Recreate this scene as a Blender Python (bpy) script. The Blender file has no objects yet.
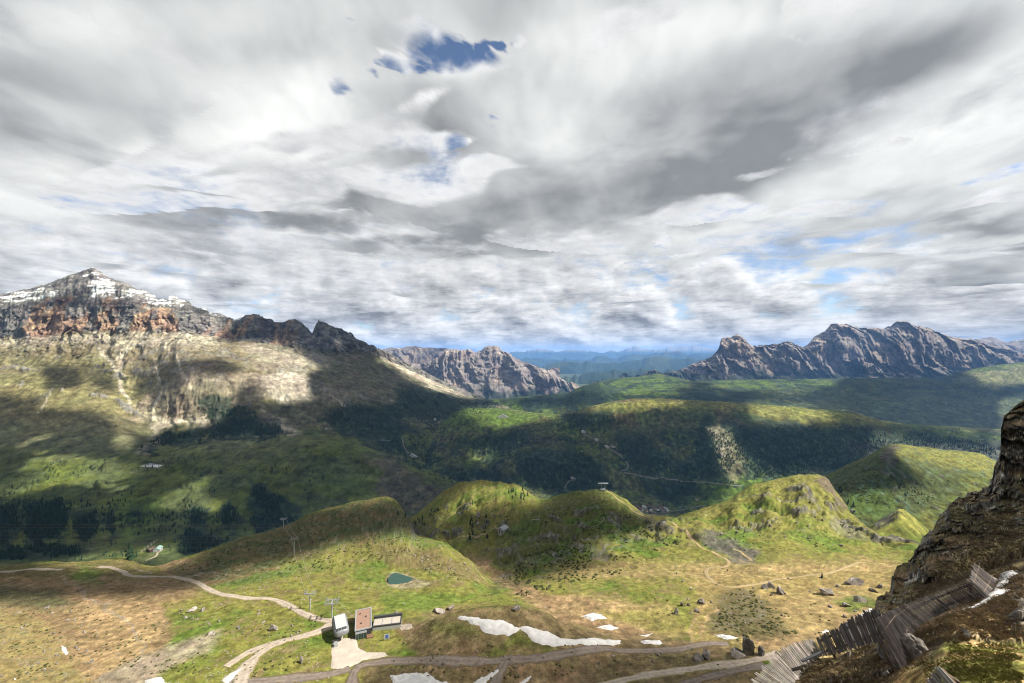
import bpy, bmesh, math, random
import numpy as np
from mathutils import Vector, Matrix

scene = bpy.context.scene
COL = scene.collection
F, HX, HY = 398.2, 512.0, 352.0          # focal length in pixels, principal column, horizon row
R = math.radians

# ------------------------------------------------------------------ camera
cam_d = bpy.data.cameras.new("camera")
cam_d.lens = 14.0
cam_d.sensor_width = 36.0
cam_d.shift_y = (HY - 341.5) / 1024.0
cam_d.clip_start = 0.2
cam_d.clip_end = 300000.0
cam = bpy.data.objects.new("camera", cam_d)
cam.location = (0, 0, 0)
cam.rotation_euler = (R(90), 0, 0)
COL.objects.link(cam)
scene.camera = cam

# ------------------------------------------------------------------ light
SUN_AZ, SUN_EL = 96.0, 46.0              # clockwise from the viewing direction / above the horizon
SUN = Vector((math.sin(R(SUN_AZ)) * math.cos(R(SUN_EL)), math.cos(R(SUN_AZ)) * math.cos(R(SUN_EL)), math.sin(R(SUN_EL))))
sun_d = bpy.data.lights.new("sun", 'SUN')
sun_d.energy = 5.0
sun_d.angle = R(0.53)
sun_d.color = (1.0, 0.93, 0.82)
sun = bpy.data.objects.new("sun", sun_d)
sun.rotation_euler = SUN.to_track_quat('Z', 'Y').to_euler()
sun.location = (3000, 0, 3000)
COL.objects.link(sun)

scene.view_settings.view_transform = 'Standard'
scene.view_settings.look = 'None'
scene.view_settings.exposure = 1.08
scene.view_settings.gamma = 1.0
scene.view_settings.use_curve_mapping = False
scene.cycles.use_denoising = True
scene.cycles.pixel_filter_type = "BLACKMAN_HARRIS"
scene.cycles.filter_width = 1.15
scene.cycles.max_bounces = 6
scene.cycles.diffuse_bounces = 3
scene.cycles.glossy_bounces = 2
scene.cycles.transmission_bounces = 4
scene.cycles.volume_bounces = 1
scene.cycles.transparent_max_bounces = 12
scene.cycles.caustics_reflective = False
scene.cycles.caustics_refractive = False


class NT:
    """small helper to write node trees as expressions"""
    def __init__(self, tree):
        self.t = tree
        tree.nodes.clear()

    def n(self, kind, ins=None, **props):
        nd = self.t.nodes.new(kind)
        for k, v in props.items():
            setattr(nd, k, v)
        for k, v in (ins or {}).items():
            self.put(nd.inputs[k], v)
        return nd

    def put(self, sock, v):
        if isinstance(v, bpy.types.NodeSocket):
            self.t.links.new(v, sock)
        elif isinstance(v, bpy.types.Node):
            self.t.links.new(v.outputs[0], sock)
        else:
            sock.default_value = v

    def m(self, op, a, b=0.0, c=0.0, clamp=False):
        nd = self.t.nodes.new('ShaderNodeMath')
        nd.operation = op
        nd.use_clamp = clamp
        for i, v in enumerate((a, b, c)):
            self.put(nd.inputs[i], v)
        return nd.outputs[0]

    def v(self, op, a, b=(0, 0, 0), s=None):
        nd = self.t.nodes.new('ShaderNodeVectorMath')
        nd.operation = op
        self.put(nd.inputs[0], a)
        self.put(nd.inputs[1], b)
        if s is not None:
            self.put(nd.inputs['Scale'], s)
        return nd.outputs['Value'] if op in ('DOT_PRODUCT', 'LENGTH', 'DISTANCE') else nd.outputs[0]

    def noise(self, vec, scale, detail=4.0, rough=0.5, dist=0.0, color=False):
        nd = self.n('ShaderNodeTexNoise', {'Vector': vec, 'Scale': scale, 'Detail': detail, 'Roughness': rough, 'Distortion': dist})
        return nd.outputs['Color' if color else 'Fac']

    def step(self, x, lo, hi):
        nd = self.n('ShaderNodeMapRange', {'Value': x, 'From Min': lo, 'From Max': hi}, interpolation_type='SMOOTHSTEP')
        return nd.outputs[0]

    def lin(self, x, lo, hi, a, b):
        nd = self.n('ShaderNodeMapRange', {'Value': x, 'From Min': lo, 'From Max': hi, 'To Min': a, 'To Max': b})
        return nd.outputs[0]

    def mix(self, f, a, b, blend='MIX'):
        nd = self.t.nodes.new('ShaderNodeMix')
        nd.data_type = 'RGBA'
        nd.blend_type = blend
        self.put(nd.inputs[0], f)
        for s, v in ((nd.inputs[6], a), (nd.inputs[7], b)):
            self.put(s, (*v, 1.0) if isinstance(v, tuple) and len(v) == 3 else v)
        return nd.outputs[2]

    def ramp(self, x, stops):
        nd = self.n('ShaderNodeValToRGB', {'Fac': x})
        cr = nd.color_ramp
        while len(cr.elements) < len(stops):
            cr.elements.new(0.5)
        for e, (p, c) in zip(cr.elements, stops):
            e.position = p
            e.color = (*c, 1.0) if len(c) == 3 else c
        return nd.outputs[0]


def pdir(px, py):
    return Vector(((px - HX) / F, 1.0, (HY - py) / F)).normalized()


# ------------------------------------------------------------------ world: blue sky with a high bright cloud layer
world = bpy.data.worlds.new("World")
scene.world = world
world.use_nodes = True
W = NT(world.node_tree)
sky = W.n('ShaderNodeTexSky', sky_type='NISHITA', sun_disc=False)
sky.sun_elevation = R(SUN_EL)
sky.sun_rotation = R(SUN_AZ)
sky.altitude = 2400.0
sky.air_density = 1.0
sky.dust_density = 1.0
sky.ozone_density = 1.0
gen = W.n('ShaderNodeTexCoord').outputs['Generated']
nrm = W.v('NORMALIZE', gen)
sep = W.n('ShaderNodeSeparateXYZ', {0: nrm})
dz = W.m('MAXIMUM', sep.outputs[2], 0.0)
# project the direction on a flat layer so that clouds shrink towards the horizon
inv = W.m('DIVIDE', 1.0, W.m('ADD', dz, 0.045))
flat = W.n('ShaderNodeCombineXYZ', {0: W.m('MULTIPLY', sep.outputs[0], inv), 1: W.m('MULTIPLY', sep.outputs[1], inv), 2: 0.0})
warp = W.noise(flat, 0.9, 3.0, 0.5, color=True)
flat_w = W.v('ADD', flat, W.v('SCALE', W.v('SUBTRACT', warp, (0.5, 0.5, 0.5)), s=0.9))
big = W.noise(flat_w, 0.55, 9.0, 0.60)
# heaped clouds near the horizon: taller than a flat layer shows, so laid out by bearing and height
bear = W.m('ARCTAN2', sep.outputs[0], sep.outputs[1])
heap_v = W.n('ShaderNodeCombineXYZ', {0: W.m('MULTIPLY', bear, 1.5), 1: W.m('MULTIPLY', W.m('POWER', W.m('ADD', dz, 0.004), 0.8), 2.1), 2: 0.0})
heap = W.noise(W.v('ADD', heap_v, W.v('SCALE', W.v('SUBTRACT', W.noise(heap_v, 7.0, 3.0, 0.5, color=True), (0.5, 0.5, 0.5)), s=0.07)), 4.6, 8.0, 0.54)
heap_up = W.noise(W.v('ADD', W.v('ADD', heap_v, W.v('SCALE', W.v('SUBTRACT', W.noise(heap_v, 7.0, 3.0, 0.5, color=True), (0.5, 0.5, 0.5)), s=0.07)), (0.018, 0.040, 0.0)), 4.6, 6.0, 0.54)
low = W.step(dz, 0.30, 0.10)
dens = W.mix(low, big, heap)
dens = W.m('ADD', W.m('MULTIPLY', W.m('SUBTRACT', dens, 0.5), 1.35), 0.5)


def gap(px, py, k, size):
    d = pdir(px, py)
    c = W.v('DOT_PRODUCT', nrm, tuple(d))
    return W.m('MULTIPLY', W.step(c, math.cos(R(size)), math.cos(R(size * 0.15))), k)


cov = W.m('ADD', dens, W.lin(dz, 0.05, 0.35, 0.15, 0.10))
for g in ((490, 42, -0.17, 3.0), (460, 48, -0.17, 3.0), (425, 58, -0.16, 2.8), (388, 75, -0.15, 2.8), (345, 97, -0.14, 2.6), (355, 20, -0.13, 2.2), (457, 144, -0.15, 2.2), (495, 118, -0.13, 2.0), (720, 268, -0.08, 5.0), (800, 266, -0.10, 6.5), (870, 258, -0.10, 6.5),
          (930, 244, -0.12, 4.0), (840, 240, -0.10, 3.0), (650, 272, -0.09, 5.0), (590, 275, -0.10, 4.0), (25, 234, -0.10, 3.0)):
    cov = W.m('ADD', cov, gap(*g))
cov = W.m('ADD', cov, W.m('MULTIPLY', W.m('SUBTRACT', W.noise(flat, 7.0, 7.0, 0.65), 0.5), 0.30))
cov = W.m('ADD', cov, W.m('MULTIPLY', W.step(dz, 0.06, 0.01), 0.10))
alpha = W.step(cov, 0.35, 0.57)
relief = W.m('MULTIPLY', W.m('SUBTRACT', heap, heap_up), 3.6)
lum = W.m('ADD', W.m('MULTIPLY', W.step(cov, 0.50, 0.82), -0.42), W.lin(dz, 0.05, 0.35, 0.76, 0.90))
lum = W.m('ADD', lum, W.m('MULTIPLY', relief, low))
lum = W.m('ADD', lum, W.m('MULTIPLY', W.m('SUBTRACT', W.noise(flat_w, 1.6, 8.0, 0.62), 0.5), -0.8))
lum = W.m('ADD', W.m('MULTIPLY', W.m('SUBTRACT', lum, 0.72), 0.8), 0.76)
lum = W.m('ADD', lum, W.m('ADD', W.m('MULTIPLY', low, 0.06), W.m('MULTIPLY', W.step(dz, 0.07, 0.0), 0.26)))
lum = W.m('MAXIMUM', lum, 0.32)
CLOUD_GAIN = 0.50
cloud_c = W.v('SCALE', W.ramp(lum, [(0.15, (0.74, 0.76, 0.80)), (0.5, (0.91, 0.93, 0.96)), (0.9, (0.985, 0.985, 0.985))]), s=W.m('MULTIPLY', lum, CLOUD_GAIN))
bg_sky = W.n('ShaderNodeBackground', {'Color': sky.outputs[0], 'Strength': 0.075})
bg_cloud = W.n('ShaderNodeBackground', {'Color': cloud_c, 'Strength': 1.0})
mixs = W.n('ShaderNodeMixShader', {0: alpha, 1: bg_sky.outputs[0], 2: bg_cloud.outputs[0]})
W.n('ShaderNodeOutputWorld', {'Surface': mixs.outputs[0]})



# ------------------------------------------------------------------ noise
def _h(ix, iy, seed):
    h = (ix * 374761393 + iy * 668265263 + seed * 974634777) & 0xffffffff
    h = ((h ^ (h >> 13)) * 1274126177) & 0xffffffff
    h = ((h ^ (h >> 15)) * 2246822519) & 0xffffffff
    return (h ^ (h >> 16)) & 255


_ang = np.linspace(0, 2 * np.pi, 256, endpoint=False)
_gx, _gy = np.cos(_ang).astype(np.float32), np.sin(_ang).astype(np.float32)


def perlin(x, y, seed=0):
    x = np.asarray(x, dtype=np.float64)
    y = np.asarray(y, dtype=np.float64)
    fx, fy = np.floor(x), np.floor(y)
    ix, iy = fx.astype(np.int64), fy.astype(np.int64)
    x, y = (x - fx).astype(np.float32), (y - fy).astype(np.float32)
    u = x * x * x * (x * (x * 6 - 15) + 10)
    v = y * y * y * (y * (y * 6 - 15) + 10)

    def g(dx, dy):
        k = _h(ix + dx, iy + dy, seed)
        return _gx[k] * (x - dx) + _gy[k] * (y - dy)
    a, b, c, d = g(0, 0), g(1, 0), g(0, 1), g(1, 1)
    return 1.5 * ((a * (1 - u) + b * u) * (1 - v) + (c * (1 - u) + d * u) * v)


def fbm(x, y, wl, octs=6, seed=0, gain=0.5, spacing=None, ridged=False):
    """fractal noise, first wavelength wl; octaves finer than the mesh spacing fade out"""
    out, amp = 0.0, 1.0
    for o in range(octs):
        L = wl / 2.0 ** o
        n = perlin(x / L + 17.3 * o, y / L - 9.1 * o, seed + o * 13)
        if ridged:
            n = 1.0 - 2.0 * np.abs(n)
        if spacing is not None:
            w = np.clip((L / spacing - 1.2) / 2.0, 0, 1)
            n = n * w
        out = out + amp * n
        amp *= gain
    return out


def worley(x, y, seed=0):
    """distances to the nearest and second nearest cell point, and a random number of the nearest cell"""
    fx, fy = np.floor(x), np.floor(y)
    ix, iy = fx.astype(np.int64), fy.astype(np.int64)
    f1, f2, idn = np.full(x.shape, 9.0), np.full(x.shape, 9.0), np.zeros(x.shape)
    for dx in (-1, 0, 1):
        for dy in (-1, 0, 1):
            h1, h2 = _h(ix + dx, iy + dy, seed), _h(ix + dx, iy + dy, seed + 91)
            d = np.hypot(fx + dx + h1 / 255.0 - x, fy + dy + h2 / 255.0 - y)
            near = d < f1
            f2 = np.where(near, f1, np.minimum(f2, d))
            idn = np.where(near, _h(ix + dx, iy + dy, seed + 33) / 255.0, idn)
            f1 = np.where(near, d, f1)
    return f1, f2, idn


def sstep(x, lo, hi):
    t = np.clip((x - lo) / (hi - lo), 0, 1)
    return t * t * (3 - 2 * t)


def pchip(xk, yk, xq):
    """shape-preserving cubic along the first axis: yk (K, ...) at knots xk, wanted at xq"""
    xk = np.asarray(xk, float)
    yk = np.asarray(yk, float)
    h = np.diff(xk).reshape((-1,) + (1,) * (yk.ndim - 1))
    d = np.diff(yk, axis=0) / h
    m = np.zeros_like(yk)
    if len(xk) > 2:
        s = d[:-1] * d[1:] > 0
        w1, w2 = 2 * h[1:] + h[:-1], h[1:] + 2 * h[:-1]
        with np.errstate(divide='ignore', invalid='ignore'):
            hm = (w1 + w2) / (w1 / d[:-1] + w2 / d[1:])
        m[1:-1] = np.where(s, np.nan_to_num(hm), 0.0)
    m[0], m[-1] = d[0], d[-1]
    i = np.clip(np.searchsorted(xk, xq, side='right') - 1, 0, len(xk) - 2)
    t = ((xq - xk[i]) / (xk[i + 1] - xk[i])).reshape((-1,) + (1,) * (yk.ndim - 1))
    hh = h[i]
    return ((2 * t**3 - 3 * t**2 + 1) * yk[i] + (t**3 - 2 * t**2 + t) * hh * m[i] + (-2 * t**3 + 3 * t**2) * yk[i + 1] + (t**3 - t**2) * hh * m[i + 1])


def poly_d(px, py, pts):
    """signed distance to a polygon, positive inside"""
    d2 = np.full(px.shape, 1e12)
    ins = np.zeros(px.shape, bool)
    n = len(pts)
    for i in range(n):
        (x0, y0), (x1, y1) = pts[i], pts[(i + 1) % n]
        ex, ey = x1 - x0, y1 - y0
        wx, wy = px - x0, py - y0
        t = np.clip((wx * ex + wy * ey) / (ex * ex + ey * ey + 1e-9), 0, 1)
        d2 = np.minimum(d2, (wx - t * ex)**2 + (wy - t * ey)**2)
        c = ((y0 > py) != (y1 > py))
        with np.errstate(divide='ignore', invalid='ignore'):
            xi = x0 + (py - y0) / (y1 - y0 if y1 != y0 else 1e-9) * ex
        ins ^= c & (px < xi)
    return np.where(ins, 1, -1) * np.sqrt(d2)


def line_d(px, py, pts):
    d2 = np.full(px.shape, 1e12)
    for (x0, y0), (x1, y1) in zip(pts[:-1], pts[1:]):
        ex, ey = x1 - x0, y1 - y0
        wx, wy = px - x0, py - y0
        t = np.clip((wx * ex + wy * ey) / (ex * ex + ey * ey + 1e-9), 0, 1)
        d2 = np.minimum(d2, (wx - t * ex)**2 + (wy - t * ey)**2)
    return np.sqrt(d2)


# ------------------------------------------------------------------ meshes
def tag(o, label=None, cat=None, group=None, kind=None):
    for k, v in (('label', label), ('category', cat), ('group', group), ('kind', kind)):
        if v:
            o[k] = v
    return o


def link(name, me, mat=None, parent=None):
    o = bpy.data.objects.new(name, me)
    COL.objects.link(o)
    if mat is not None:
        me.materials.append(mat)
    if parent is not None:
        o.parent = parent
    return o


def mesh_np(name, verts, faces, smooth=True, colors=None, attr='alb'):
    """verts (N,3), faces (M,k) with one k"""
    verts = np.ascontiguousarray(verts, np.float32)
    faces = np.ascontiguousarray(faces, np.int32)
    me = bpy.data.meshes.new(name)
    k = faces.shape[1]
    me.vertices.add(len(verts))
    me.vertices.foreach_set('co', verts.ravel())
    me.loops.add(faces.size)
    me.loops.foreach_set('vertex_index', faces.ravel())
    me.polygons.add(len(faces))
    me.polygons.foreach_set('loop_start', np.arange(0, faces.size, k, dtype=np.int32))
    me.polygons.foreach_set('loop_total', np.full(len(faces), k, np.int32))
    me.polygons.foreach_set('use_smooth', np.full(len(faces), smooth, bool))
    if colors is not None:
        a = me.attributes.new(attr, 'FLOAT_COLOR', 'POINT')
        c = np.ones((len(verts), 4), np.float32)
        c[:, :3] = colors
        a.data.foreach_set('color', c.ravel())
    me.update(calc_edges=True)
    return me


def grid_faces(r, c):
    i = np.arange(r * c).reshape(r, c)
    return np.stack([i[:-1, :-1], i[:-1, 1:], i[1:, 1:], i[1:, :-1]], -1).reshape(-1, 4)


def grid_normal(P):
    """P (r,c,3) -> unit normals pointing up"""
    a = np.gradient(P, axis=1)
    b = np.gradient(P, axis=0)
    n = np.cross(a, b)
    n /= np.linalg.norm(n, axis=2, keepdims=True) + 1e-9
    return np.where(n[..., 2:3] < 0, -n, n)


def land_mat(name, s1, s2, bump, rough=0.95, var=0.5):
    """ground: base colour from the land-cover attribute, mottled at two scales, with bump"""
    m = bpy.data.materials.new(name)
    m.use_nodes = True
    T = NT(m.node_tree)
    alb = T.n('ShaderNodeAttribute', attribute_name='alb').outputs['Color']
    pos = T.n('ShaderNodeNewGeometry').outputs['Position']
    n1 = T.noise(pos, 1.0 / s1, 6.0, 0.65)
    n2 = T.noise(pos, 1.0 / s2, 5.0, 0.6)
    f = T.m('ADD', T.m('MULTIPLY', T.m('SUBTRACT', n1, 0.5), 3.2 * var), T.m('MULTIPLY', T.m('SUBTRACT', n2, 0.5), 3.4 * var))
    col = T.v('SCALE', alb, s=T.m('MAXIMUM', T.m('ADD', f, 1.0), 0.2))
    hue = T.noise(pos, 0.5 / s1, 3.0, 0.5)
    col = T.mix(T.lin(hue, 0.35, 0.65, 0.0, 0.35), col, T.v('MULTIPLY', col, (0.82, 1.08, 0.85)))
    bs = T.n('ShaderNodeBsdfPrincipled', {'Base Color': col, 'Roughness': rough, 'Specular IOR Level': 0.1})
    if bump:
        bn = T.n('ShaderNodeBump', {'Height': T.m('ADD', n1, T.m('MULTIPLY', n2, 0.6)), 'Strength': 0.9, 'Distance': bump})
        T.put(bs.inputs['Normal'], bn.outputs[0])
    T.n('ShaderNodeOutputMaterial', {'Surface': bs.outputs[0]})
    return m


def mix3(a, b, f):
    f = np.asarray(f)[..., None]
    return a * (1 - f) + np.asarray(b) * f


def landform(name, curves, px0, px1, ncol, paint, mat, base=200.0, octs=8, gain=0.5, ridged=0.0, flute=60.0, flute_amp=40.0, seed=0, label=None, kind='structure', blocks=None, ledge=None, cliff_cols=None):
    """A piece of land given by depth-ordered curves; every curve lists (column, row, depth in metres) of points of the
    land as surveyed from the viewpoint; the surface between the curves is smooth, then eroded with fractal relief."""
    px = np.linspace(px0, px1, ncol)
    Ys, Zs, rough, cliff, ts = [], [], [], [], [0]
    for kn, o in curves:
        kn = np.array(kn, float)
        Y = np.exp(pchip(kn[:, 0], np.log(kn[:, 2]), np.clip(px, kn[0, 0], kn[-1, 0]))) if len(kn) > 1 else np.full(ncol, kn[0, 2])
        py = pchip(kn[:, 0], kn[:, 1], np.clip(px, kn[0, 0], kn[-1, 0])) if len(kn) > 1 else np.full(ncol, kn[0, 1])
        if o.get('lin'):
            py = np.interp(px, kn[:, 0], kn[:, 1])
        if o.get('wob'):
            amp, wl, sd = o['wob']
            py = py + amp * fbm(px, 0 * px + 37.7 * sd, wl, 4, sd, .5) * o.get('jagw', lambda p: 1.0)(px)
        if o.get('jag'):                                   # broken, stepped crest line
            amp, wl, sd = o['jag']
            q = px / wl + .6 * perlin(px / wl / 1.7, 0 * px + sd, sd)
            f1, f2, idn = worley(q, 0 * px + .5 + sd * 3, sd)
            f1b, f2b, idb = worley(q * 2.7, 0 * px + .5 + sd * 5, sd + 1)
            py = py + amp * ((idn - .5) * 1.6 * sstep(f2 - f1, 0, .2) + (idb - .5) * .9) * o.get('jagw', lambda p: 1.0)(px)
        Ys.append(Y)
        Zs.append((HY - py) / F * Y)
        rough.append(o.get('rough', 0.0))
        cliff.append(o.get('cliff', 0.0))
        ts.append(ts[-1] + o.get('n', 20))
    ts = np.array(ts[:-1], float)
    tq = np.arange(int(ts[-1]) + 1, dtype=float)
    Y = np.exp(pchip(ts, np.log(np.array(Ys)), tq))
    Z = pchip(ts, np.array(Zs), tq)
    rg = np.interp(tq, ts, rough)[:, None]
    cl = np.interp(tq, ts, cliff)[:, None]
    PX = np.broadcast_to(px, Y.shape)
    if cliff_cols:
        cl = cl * sstep(PX, *cliff_cols)
    X = (PX - HX) / F * Y
    sp = Y / F * (px1 - px0) / ncol * 1.3
    n = fbm(X, Y, base, octs, seed, gain, sp)
    if ridged:
        n = n * (1 - ridged) + ridged * (fbm(X, Y, base, octs, seed + 7, gain, sp, True) - 0.4)
    Z0 = Z
    Z = Z + rg * n
    led = 0 * X
    if ledge:                                             # rock steps standing out of the turf
        wl, hgt, thr, sd = ledge
        ln = fbm(X + .35 * Y, Y, wl, 6, sd, .6, sp) + .3 * fbm(X, Y, wl * 6, 3, sd + 3)
        led = sstep(ln, thr, thr + .16) * np.clip(rg / np.max(rg) * 2.2 - .9, 0, 1)
        Z = Z + hgt * led * (1 + .6 * fbm(X, Y, wl * .4, 4, sd + 5, .6, sp))
    if np.any(cl > 0):
        qx = X + 0.5 * Y + .5 * flute * fbm(X, Z0, flute * 1.7, 3, seed + 21)
        fl = fbm(qx, Z0 * 0.35, flute, 6, seed + 31, 0.58, sp * 0.7, True) + 0.8 * fbm(X, Z0 * 1.1, flute * 1.8, 6, seed + 57, 0.58, sp * 0.7)
        if blocks:
            bw, ba = blocks
            for k, g in ((1, 1.0), (.45, .5), (.2, .26)):
                f1, f2, idn = worley(X / bw / k + .3 * fbm(X, Z0, bw * k, 2, seed + 5), Z0 / bw / k * 1.15 + .3 * Y / bw, seed + int(9 * k))
                fl = fl + ba * g * (1.2 * (idn - .5) + .9 * sstep(f2 - f1, 0.0, .22) - .7)
        Yn = Y - cl * flute_amp * fl
        X = X * Yn / Y
        Y = Yn
    P = np.stack([X, Y, Z], -1)
    N = grid_normal(P)
    PY = HY - Z / Y * F
    C = paint(PX, PY, X, Y, Z, N[..., 2], cl + 0 * X, tq[:, None] + 0 * X, led)
    me = mesh_np(name, P.reshape(-1, 3), grid_faces(*Y.shape), True, np.clip(C.reshape(-1, 3), 0.004, 0.9))
    o = link(name, me, mat)
    tag(o, label, None, None, kind)
    return o


# ------------------------------------------------------------------ land
A = lambda *c: np.array(c, float)
DRY, GRASS, LUSH, MEADOW = A(.152, .143, .036), A(.104, .122, .026), A(.072, .112, .018), A(.057, .068, .026)
HEATH, SOIL, TAN, BROWN = A(.095, .068, .036), A(.190, .120, .072), A(.270, .185, .095), A(.125, .085, .050)
FOREST, ROCK, ORANGE, SCREE, SNOW = A(.017, .028, .019), A(.185, .170, .160), A(.300, .180, .115), A(.330, .280, .220), A(.80, .81, .83)
DARKROCK, SCRUB = A(.075, .066, .060), A(.050, .056, .026)


def warp(px, py, X, Y, wl, amp, seed=0):
    """image-row coordinates wobbled by ground noise, for natural borders"""
    return px + amp * fbm(X, Y, wl, 4, seed, 0.6), py + 0.6 * amp * fbm(X, Y, wl, 4, seed + 5, 0.6)


def area(c, px, py, pts, col, soft=4.0, k=1.0):
    return mix3(c, col, k * sstep(poly_d(px, py, pts), -soft, soft))


def lines(c, px, py, pts, col, w, k=1.0):
    return mix3(c, col, k * sstep(line_d(px, py, pts), w, 0.3 * w))


# ---- near basin with its knolls
POND = [(388.5, 582), (388.5, 578), (391, 574.5), (395, 573), (401, 574), (410, 577), (420, 579.8), (430, 582), (427, 584.5), (418, 586.3), (405, 587.3), (394, 586.5), (390, 585)]


def paint_basin(px, py, X, Y, Z, nz, cl, t, led):
    wx, wy = warp(px, py, X, Y, 30, 7, 3)
    n1, n2, n3 = fbm(X, Y, 70, 7, 11, .65), fbm(X, Y, 18, 6, 12, .65), fbm(X, Y, 4.5, 5, 13, .7)
    c = mix3(DRY + 0 * n1[..., None], GRASS, .8 * sstep(n1 + .4 * n2, -.3, .5))
    c = mix3(c, LUSH, .7 * sstep(n1 - .4 * n2 + .3 * n3, .3, .8))
    c = mix3(c, HEATH, .8 * sstep(n2 + .7 * n3 - .3 * n1, .3, .8))
    # bare and brown flats
    c = area(c, wx, wy, [(-200, 578), (60, 574), (150, 577), (235, 574), (205, 590), (165, 605), (168, 640), (158, 683), (150, 760), (95, 760), (92, 683), (60, 645), (30, 612), (-200, 596)], SOIL, 6, .85)
    c = area(c, wx, wy, [(70, 606), (150, 606), (160, 640), (150, 683), (100, 690), (80, 660)], TAN, 14, .6)
    c = area(c, wx, wy, [(-200, 600), (30, 606), (70, 640), (95, 683), (95, 760), (-200, 760)], TAN, 10, .62)
    c = mix3(c, SCRUB, .7 * sstep(n3 + .5 * n2, .3, .7) * sstep(poly_d(px, py, [(-200, 595), (70, 600), (90, 760), (-200, 760)]), -6, 6))
    c = area(c, wx, wy, [(-200, 562), (60, 563), (120, 560), (165, 570), (110, 577), (40, 577), (-200, 574)], HEATH, 4, .7)
    c = area(c, wx, wy, [(80, 566), (104, 569), (100, 583), (84, 584), (70, 576)], LUSH, 4, .7)
    c = area(c, wx, wy, [(-10, 584), (60, 592), (80, 605), (20, 606), (-60, 600)], SCRUB, 5, .75)
    c = area(c, wx, wy, [(150, 560), (186, 557), (206, 572), (170, 574)], SOIL, 3, .8)
    # grey worn ground by the road, lower left
    c = area(c, wx, wy, [(100, 683), (140, 655), (185, 640), (225, 632), (200, 655), (160, 675), (150, 700)], A(.25, .20, .155), 4, .75)
    # lit knoll with heathery upper half
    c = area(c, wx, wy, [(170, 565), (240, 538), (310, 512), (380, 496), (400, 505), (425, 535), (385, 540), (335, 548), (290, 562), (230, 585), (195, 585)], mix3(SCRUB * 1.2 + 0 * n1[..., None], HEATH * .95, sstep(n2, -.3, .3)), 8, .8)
    c = mix3(c, ROCK * .55, .3 * sstep(n3 + .3 * n1, .5, .75) * sstep(poly_d(wx, wy, [(185, 565), (250, 560), (330, 505), (395, 500), (440, 535), (490, 585), (470, 590), (390, 560), (280, 575), (200, 590)]), -8, 8))
    c = area(c, wx, wy, [(376, 548), (410, 545), (470, 563), (490, 588), (462, 578), (420, 570), (390, 566)], HEATH * 1.25, 4, .65)
    c = mix3(c, LUSH * 1.1, .7 * sstep(poly_d(wx, wy, [(385, 595), (450, 592), (470, 600), (430, 612), (385, 610)]), -5, 5))
    # red-brown trench and trail between the knolls
    c = area(c, wx, wy, [(468, 552), (482, 556), (512, 576), (540, 592), (600, 601), (660, 606), (700, 632), (640, 640), (590, 632), (560, 622), (530, 603), (505, 590), (485, 572)], SOIL, 4, .85)
    c = area(c, wx, wy, [(545, 592), (600, 600), (670, 607), (690, 625), (640, 632), (580, 615)], TAN, 8, .6)
    c = area(c, wx, wy, [(600, 612), (650, 606), (690, 614), (700, 632), (650, 634)], DRY, 6, .7)
    # brown slope below the shelf
    c = area(c, wx, wy, [(395, 625), (440, 612), (510, 607), (545, 614), (590, 632), (700, 640), (760, 650), (760, 760), (360, 760), (360, 668), (420, 664)], BROWN, 5, .85)
    c = area(c, wx, wy, [(502, 640), (520, 630), (545, 641), (560, 655), (480, 658)], GRASS * .8, 5, .8)
    c = area(c, wx, wy, [(430, 618), (470, 624), (480, 634), (430, 634)], GRASS * .7, 6, .6)
    c = mix3(c, SOIL, .55 * sstep(fbm(X, Y, 25, 5, 41, .6), .1, .5) * sstep(poly_d(px, py, [(380, 640), (760, 655), (760, 760), (360, 760)]), -5, 5))
    # knoll with the hut: shady green and heath
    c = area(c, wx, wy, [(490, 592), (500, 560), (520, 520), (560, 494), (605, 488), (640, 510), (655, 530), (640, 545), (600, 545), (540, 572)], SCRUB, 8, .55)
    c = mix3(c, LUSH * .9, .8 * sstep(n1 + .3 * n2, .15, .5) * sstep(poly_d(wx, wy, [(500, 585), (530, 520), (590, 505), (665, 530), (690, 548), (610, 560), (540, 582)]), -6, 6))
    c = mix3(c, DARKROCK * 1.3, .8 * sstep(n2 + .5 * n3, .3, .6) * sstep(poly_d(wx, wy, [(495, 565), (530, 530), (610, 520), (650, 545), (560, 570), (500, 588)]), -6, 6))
    # right knoll
    c = area(c, wx, wy, [(690, 514), (745, 488), (800, 473), (830, 478), (850, 512), (885, 548), (800, 548), (740, 535)], DRY * 1.05, 8, .55)
    c = mix3(c, LUSH, .7 * sstep(n1, .1, .5) * sstep(poly_d(wx, wy, [(690, 520), (790, 490), (800, 530), (880, 548), (880, 560), (700, 548)]), -6, 6))
    c = area(c, wx, wy, [(695, 537), (712, 530), (735, 540), (757, 551), (757, 561), (735, 562), (712, 550)], DARKROCK * 1.15, 3, .85)
    c = area(c, wx, wy, [(816, 474), (828, 476), (838, 488), (846, 505), (846, 514), (836, 508), (826, 492)], A(.105, .078, .058), 2.5, .9)
    c = area(c, wx, wy, [(835, 515), (850, 522), (868, 533), (872, 541), (848, 534), (828, 522)], ROCK * .8, 2.5, .4)
    c = area(c, wx, wy, [(638, 512), (654, 514), (676, 530), (664, 532), (648, 522)], DARKROCK, 3, .7)
    # tan flats of the right basin, rough dark knoll
    c = area(c, wx, wy, [(690, 568), (800, 562), (890, 562), (910, 575), (880, 620), (830, 650), (760, 655), (700, 640)], A(.215, .155, .066), 8, .85)
    c = area(c, wx, wy, [(760, 600), (850, 590), (870, 600), (820, 640), (780, 630)], TAN, 10, .5)
    c = area(c, wx, wy, [(560, 560), (700, 562), (900, 560), (900, 568), (760, 576), (640, 580), (540, 580)], TAN * 1.0, 6, .45)
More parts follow.
